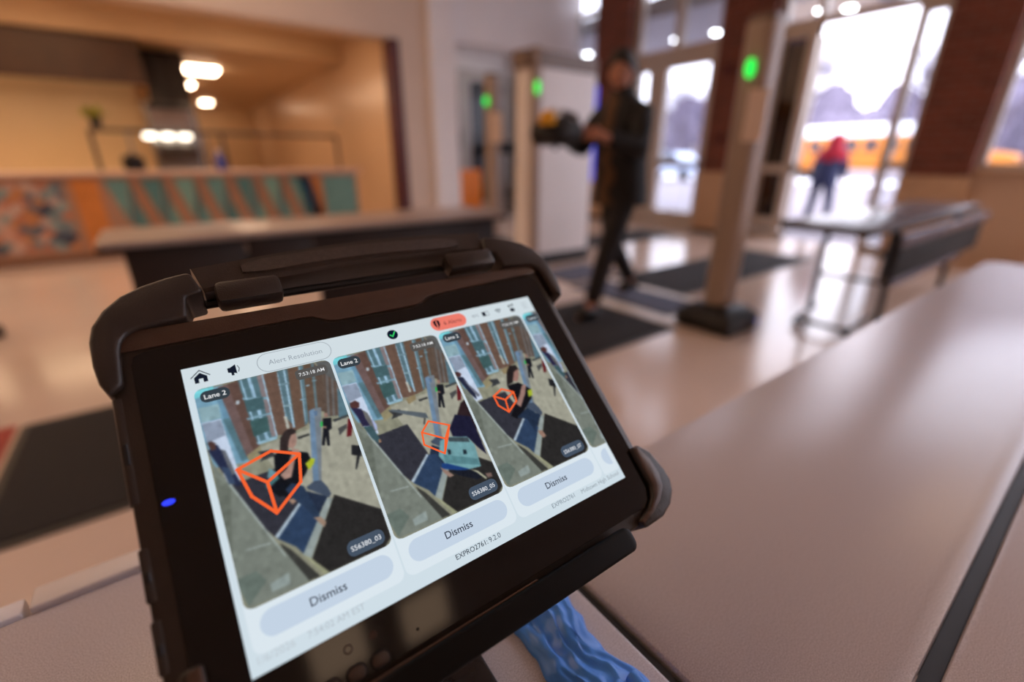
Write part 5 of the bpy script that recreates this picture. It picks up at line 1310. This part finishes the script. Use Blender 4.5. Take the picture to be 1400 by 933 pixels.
text('1', 162.5, 163.4, 7.4, (236, 130, 112), 5)
text('6 Alerts', 168.5, 184, 7.7, (128, 62, 62))
text('80%', 194, 200, 7.4, (150, 160, 170))
stroke('battery_icon', [(203.6, 5.6), (209.6, 5.6), (209.6, 9.4), (203.6, 9.4)], 0.35, (60, 68, 80), 3, True)
flat('battery_icon_level', [(203.8, 5.8), (206.6, 5.8), (206.6, 9.2), (203.8, 9.2)], INK, 4)
for r in (1.0, 2.4, 3.8):
    stroke('wifi_icon', [(219 + r * math.cos(math.radians(a)), 9.4 - r * math.sin(math.radians(a))) for a in range(45, 136, 15)], 0.7, (70, 80, 92), 3)
for cx, cy, r in ((231.0, 5.2, 1.1), (234.2, 4.6, 1.1)):
    flat('people_icon', [(cx + r * math.cos(2 * PI * k / 12), cy + r * math.sin(2 * PI * k / 12)) for k in range(12)], INK, 3)
flat('people_icon_body', rrect(230.2, 7.6, 234.8, 11.0, 1.5, 4), INK, 3)
for y in (5.2, 7.6, 10.0):
    stroke('menu_icon', [(243.4, y), (248.4, y)], 0.5, (160, 170, 180), 3)
# alert cards
CARD_X = [3.4, 81.6, 159.8, 238.0]
CW, CH, CT = 76.5, 125.0, 15.0
def raster(front, nx=150, ny=230):
    """paint the outlines into a small colour grid, softened like a camera still"""
    us, vs = np.meshgrid((np.arange(nx) + 0.0) / (nx - 1), (np.arange(ny) + 0.0) / (ny - 1))
    acc = np.zeros((ny, nx, 3))
    for dx, dy in ((-.25, -.25), (.25, -.25), (-.25, .25), (.25, .25)):
        U, V = us + dx / nx, vs + dy / ny
        im = np.empty((ny, nx, 3)); im[:] = (158, 152, 122)
        for c, p in PHOTO_BACK + front:
            ins = np.zeros((ny, nx), bool)
            n = len(p)
            for i in range(n):
                (x0, y0), (x1, y1) = p[i], p[(i + 1) % n]
                if y0 == y1:
                    continue
                cr = ((y0 > V) != (y1 > V)) & (U < (x1 - x0) * (V - y0) / (y1 - y0) + x0)
                ins ^= cr
            im[ins] = c
        acc += im / 4
    rn = np.random.RandomState(3)
    small = rn.normal(0, 1, (ny // 5 + 2, nx // 5 + 2))
    big = np.kron(small, np.ones((5, 5)))[:ny, :nx]
    for _ in range(2):
        big = (big + np.roll(big, 1, 0) + np.roll(big, 1, 1) + np.roll(big, -1, 0) + np.roll(big, -1, 1)) / 5
    acc = acc * (1 + 0.035 * big[..., None]) + rn.normal(0, 2.5, (ny, nx, 1))
    g_ = acc.mean(axis=2, keepdims=True)
    acc = (g_ + (acc - g_) * 0.80) * 1.0
    acc = acc * np.array((0.92, 0.95, 0.98))
    for _ in range(2):
        pad = np.pad(acc, ((1, 1), (1, 1), (0, 0)), mode='edge')
        acc = (pad[:-2, 1:-1] + pad[2:, 1:-1] + pad[1:-1, :-2] + pad[1:-1, 2:] + 4 * pad[1:-1, 1:-1]) / 8
    a = np.clip(acc, 0, 255) / 255.0
    return np.where(a <= 0.04045, a / 12.92, ((a + 0.055) / 1.055) ** 2.4)
mph = bpy.data.materials.new('camera_still'); mph.use_nodes = True
nt = mph.node_tree; nt.nodes.clear()
at = nt.nodes.new('ShaderNodeAttribute'); at.attribute_name = 'still'
em = nt.nodes.new('ShaderNodeEmission'); em.inputs['Strength'].default_value = GAIN
ou = nt.nodes.new('ShaderNodeOutputMaterial')
nt.links.new(at.outputs['Color'], em.inputs['Color']); nt.links.new(em.outputs[0], ou.inputs['Surface'])
def still(ci, front, u1=1.0):
    nx, ny = 150, 230
    img = raster(front)
    x0 = CARD_X[ci]
    R_ = 4.6
    z = 0.0006 + 3 * 0.00004
    verts = []; idx = -np.ones((ny, nx), int)
    cols = []
    nxe = int(round((nx - 1) * u1)) + 1
    for j in range(ny):
        y = CT + CH * j / (ny - 1)
        # squeeze every row to the rounded outline
        e = 0.0
        dy = max(0.0, R_ - (y - CT), R_ - (CT + CH - y))
        if dy > 0:
            e = R_ - math.sqrt(max(0.0, R_ * R_ - dy * dy))
        for i in range(nxe):
            xi = CW * i / (nx - 1)
            lo, hi = e, CW - e
            xi = min(max(xi, lo), hi)
            idx[j, i] = len(verts)
            verts.append((*S2(min(x0 + xi, 253.2), y), z))
            cols.append(img[j, i])
    faces = [(int(idx[j, i]), int(idx[j + 1, i]), int(idx[j + 1, i + 1]), int(idx[j, i + 1])) for j in range(ny - 1) for i in range(nxe - 1)]
    me = bpy.data.meshes.new('camera_still'); me.from_pydata(verts, [], faces)
    ca_ = me.color_attributes.new('still', 'FLOAT_COLOR', 'POINT')
    arr = np.ones((len(verts), 4), np.float32); arr[:, :3] = np.array(cols)
    ca_.data.foreach_set('color', arr.ravel())
    me.materials.append(mph)
    o = bpy.data.objects.new('camera_still', me); COL.objects.link(o); o.parent = scr
    ORG[o.name] = ORG[scr.name]
    return o
FRONTS = (PHOTO_FRONT_A, PHOTO_FRONT_B, PHOTO_FRONT_C)
for i in range(4):
    x0 = CARD_X[i]
    x1 = min(x0 + CW, 253.2)
    flat('card_panel', rrect(x0 - 0.4, 100, x1 + 0.3, 161, 5.0 if i < 3 else 2.0, 6), (226, 238, 246), 2)
    still(i, FRONTS[i] if i < 3 else PHOTO_FRONT_B, 1.0 if i < 3 else 0.2)
    pill = rrect(x0 + 4.6, 143, x0 + 72.6, 156, 6.4, 8)
    if i == 3:
        pill = [(min(p[0], 249.8), p[1]) for p in pill]
    flat('dismiss_button', pill, (202, 218, 236), 3)
    if i < 3:
        text('Dismiss', x0 + 28.0, x0 + 46.6, 149.3, (24, 30, 52), 6, 0.006)
        flat('lane_badge', rrect(x0 + 2.6, 17.2, x0 + 17.6, 24.6, 3.4, 6), (56, 66, 74), 4)
        text('Lane 2', x0 + 4.6, x0 + 15.6, 20.9, (246, 248, 250), 6, 0.006)
        flat('time_badge', rrect(x0 + 54.2, 18.0, x0 + 73.6, 25.0, 2.0, 4), (88, 86, 84), 4)
        text('7:53:18 AM', x0 + 56.2, x0 + 71.8, 21.4, (236, 238, 240), 6, 0.004)
        flat('code_badge', rrect(x0 + 52.2, 129.2, x0 + 73.2, 137.8, 3.6, 6), (72, 86, 104), 4)
        text('S56380_0%d' % (3 + 2 * i), x0 + 54.2, x0 + 71.2, 133.6, (236, 240, 246), 6, 0.004)
        pts, ed = WIRE_CUBES[i]
        mmp = [(x0 + CW * u, CT + CH * v) for u, v in pts]
        mb = None
        segs = MB(); z = 0.0006 + 5 * 0.00004
        for a, b in ed:
            A_, B_ = Vector(mmp[a]), Vector(mmp[b]); d = (B_ - A_).normalized(); wd = (1.7, 1.25, 1.35)[i]; q = Vector((-d.y, d.x)) * wd / 2
            A_, B_ = A_ - d * wd * 0.4, B_ + d * wd * 0.4
            segs.add([(*S2(*p), z) for p in (A_ - q, B_ - q, B_ + q, A_ + q)], [(0, 1, 2, 3)])
        obj('alert_box', segs, emat((255, 104, 52)), scr, local=True)
    else:
        flat('lane_badge', [(x0 + 3.5, 17.8), (253, 17.8), (253, 24.4), (x0 + 3.5, 24.4), (x0 + 2.4, 21)], (56, 66, 74), 4)
        text('Lane', x0 + 5.0, x0 + 12.6, 21.1, (220, 230, 236), 6, 0.004)
# footer row
text('1/6/2026', 3.8, 20.6, 162.8, (196, 206, 214))
text('7:54:02 AM EST', 26.6, 55.4, 163.0, (186, 197, 206))
text('EXPRO2761:', 110.8, 133.0, 163.2, (34, 42, 60), 6, 0.006)
text('9.2.0', 134.2, 142.6, 163.2, (74, 84, 100))
text('EXPRO2761', 185.4, 205.6, 163.0, (130, 142, 154))
text('Midtown High School', 212, 249.4, 163.4, (150, 162, 172))

# ---- stand: rounded foot on the table, leaning arm, back plate and ledge that carries the tablet
stand = thing('tablet_stand', 'black tablet stand with a long front ledge and rounded foot', 'stand', (0.10, 0.28, TZ))
def TW(x, y, z):
    a, b = S2(x, y)
    return TM @ Vector((a, b, z / 1000))
def wbox(x0, y0, x1, y1, z0, z1):
    mb = sbox(x0, y0, x1, y1, z0, z1)
    mb.v = [tuple(TM @ Vector(p)) for p in mb.v]
    return mb
M_LEDGE = mat('ledge_plastic', rgb(4, 4, 4), 0.45, spec=0.22, noise=(60, 0.1))
ld = obj('front_ledge', wbox(26, 206.8, 226, 211.8, -27, 11.5), M_LEDGE, stand, bevel=0.0015)
lip = MB().prism(poly_s(rrect(26, 196.5, 227, 212.5, 5.5, 6)), 0.0056, 0.0128)
lip.v = [tuple(TM @ Vector(p)) for p in lip.v]
obj('ledge_lip', lip, M_LEDGE, stand, bevel=0.0022, seg=3)
obj('lip_ridge_glint', wbox(30, 195.6, 150, 196.5, 7.0, 9.8), mat('lit_ridge_brown', rgb(92, 66, 50), 0.3, noise=(60, 0.1)), stand, bevel=0.0004, seg=1)  # highlight line on the lip's upper edge, painted as a brown strip
obj('back_plate', wbox(70, 70, 184, 211, -34, -27.2), M_LEDGE, stand, bevel=0.002)
pA = TW(100, 150, -34); pB = TW(100, 205, -36)
am = MB()
for xx in (0.045, 0.100):
    am.tube([(xx, 0.36, TZ + 0.012), (xx, 0.34, TZ + 0.05), (xx, TW(126, 140, -36).y, TW(126, 140, -36).z)], 0.009, 10)
obj('support_arm', am, M_LEDGE, stand, smooth=0.8)
hull = []
for k in range(13):
    a = PI + PI * k / 12
    hull.append((0.060 + 0.058 * math.cos(a), 0.165 + 0.058 * math.sin(a)))
for k in range(13):
    a = PI * k / 12
    hull.append((0.072 + 0.054 * math.cos(a), 0.355 + 0.05 * math.sin(a)))
obj('foot_plate', MB().prism(hull, TZ + 0.0003, TZ + 0.010), mat('foot_plastic', rgb(40, 32, 28), 0.25, noise=(60, 0.2)), stand, bevel=0.003)
rear = MB()
rear.tube([TW(100, 206, -31), (0.08, TW(100, 206, -31).y + 0.02, TZ + 0.03), (0.08, TW(100, 206, -31).y + 0.03, TZ + 0.009)], 0.010, 10)
obj('support_strut', rear, M_LEDGE, stand, smooth=0.8)

# ---- crumpled blue glove on the table
gv = thing('disposable_glove', 'crumpled blue disposable glove lying on the speckled table', 'glove', (0.18, 0.16, TZ))
M_GLOVE = mat('blue_nitrile', rgb(84, 152, 255), 0.34, noise=(25, 0.10))
left = [(0.150, 0.212), (0.152, 0.205), (0.153, 0.195), (0.153, 0.175), (0.149, 0.158), (0.149, 0.140), (0.148, 0.120)]
right = [(0.209, 0.208), (0.207, 0.195), (0.206, 0.180), (0.199, 0.165), (0.199, 0.147), (0.207, 0.128), (0.207, 0.108)]
rnd = random.Random(5)
NT, NS = 44, 30
def cv(c, t):
    f = t * (len(c) - 1); i = min(int(f), len(c) - 2); g = f - i
    return Vector(c[i]).lerp(Vector(c[i + 1]), g)
def wr(s_, t):
    """long creases running down the glove with smaller crumples across"""
    q = Vector((s_ * 5.5 + 0.8 * mnoise.noise(Vector((t * 3, 2.0, 0))), t * 2.2, 0.3))
    ridge = 1 - abs(mnoise.noise(q)) * 2.2
    small = mnoise.noise(Vector((s_ * 11, t * 13, 4.0)))
    broad = mnoise.noise(Vector((s_ * 2.0, t * 2.6, 9.0)))
    return 0.0040 * max(0, ridge) + 0.0014 * small + 0.0045 * broad
top, bot = [], []
for j in range(NT + 1):
    t = j / NT
    l, r = cv(left, t), cv(right, t)
    for i in range(NS + 1):
        s_ = i / NS
        p = l.lerp(r, s_)
        e = math.sin(PI * min(max(s_, 0), 1)) ** 0.5 * min(1, 6 * t + 0.35)
        z = TZ + 0.0012 + e * (0.006 + wr(s_, t))
        wob = 0.003 * mnoise.noise(Vector((t * 6, 7.0 * s_, 1.0)))
        top.append((p.x + wob, p.y, z)); bot.append((p.x + wob, p.y, TZ + 0.0004))
mb = MB()
n1 = (NT + 1) * (NS + 1)
fs = []
W_ = NS + 1
for j in range(NT):
    for i in range(NS):
        a = j * W_ + i
        fs.append((a, a + 1, a + W_ + 1, a + W_))
        fs.append((n1 + a, n1 + a + W_, n1 + a + W_ + 1, n1 + a + 1))
for j in range(NT):
    for i in (0, NS):
        a = j * W_ + i
        fs.append((a, a + W_, n1 + a + W_, n1 + a))
for i in range(NS):
    for j in (0, NT):
        a = j * W_ + i
        fs.append((a, a + 1, n1 + a + 1, n1 + a))
mb.add(top + bot, fs)
pm = obj('glove_palm', mb, M_GLOVE, gv, smooth=1.2)
obj('rolled_cuff', MB().tube([(0.147 + 0.0625 * q, 0.212 - 0.004 * q, TZ + 0.003 + 0.005 * math.sin(PI * q)) for q in [k / 12 for k in range(13)]], 0.0018, 8), M_GLOVE, pm, smooth=1.0)
for q, L, da in ((0.08, 0.055, -0.2), (0.32, 0.075, 0.0), (0.56, 0.080, 0.1), (0.82, 0.070, 0.25)):
    b0 = Vector(left[-1]).lerp(Vector(right[-1]), q)
    d = Vector((-0.35 + da, -0.95)).normalized()
    obj('finger', MB().tube([(b0.x - d.x * 0.012, b0.y - d.y * 0.012, TZ + 0.006), (b0.x + d.x * L * 0.4, b0.y + d.y * L * 0.4, TZ + 0.008), (b0.x + d.x * L * 0.8, b0.y + d.y * L * 0.8 , TZ + 0.007), (b0.x + d.x * L, b0.y + d.y * L, TZ + 0.005)], [0.0055, 0.0072, 0.0062, 0.003], 10), M_GLOVE, gv, smooth=1.0)
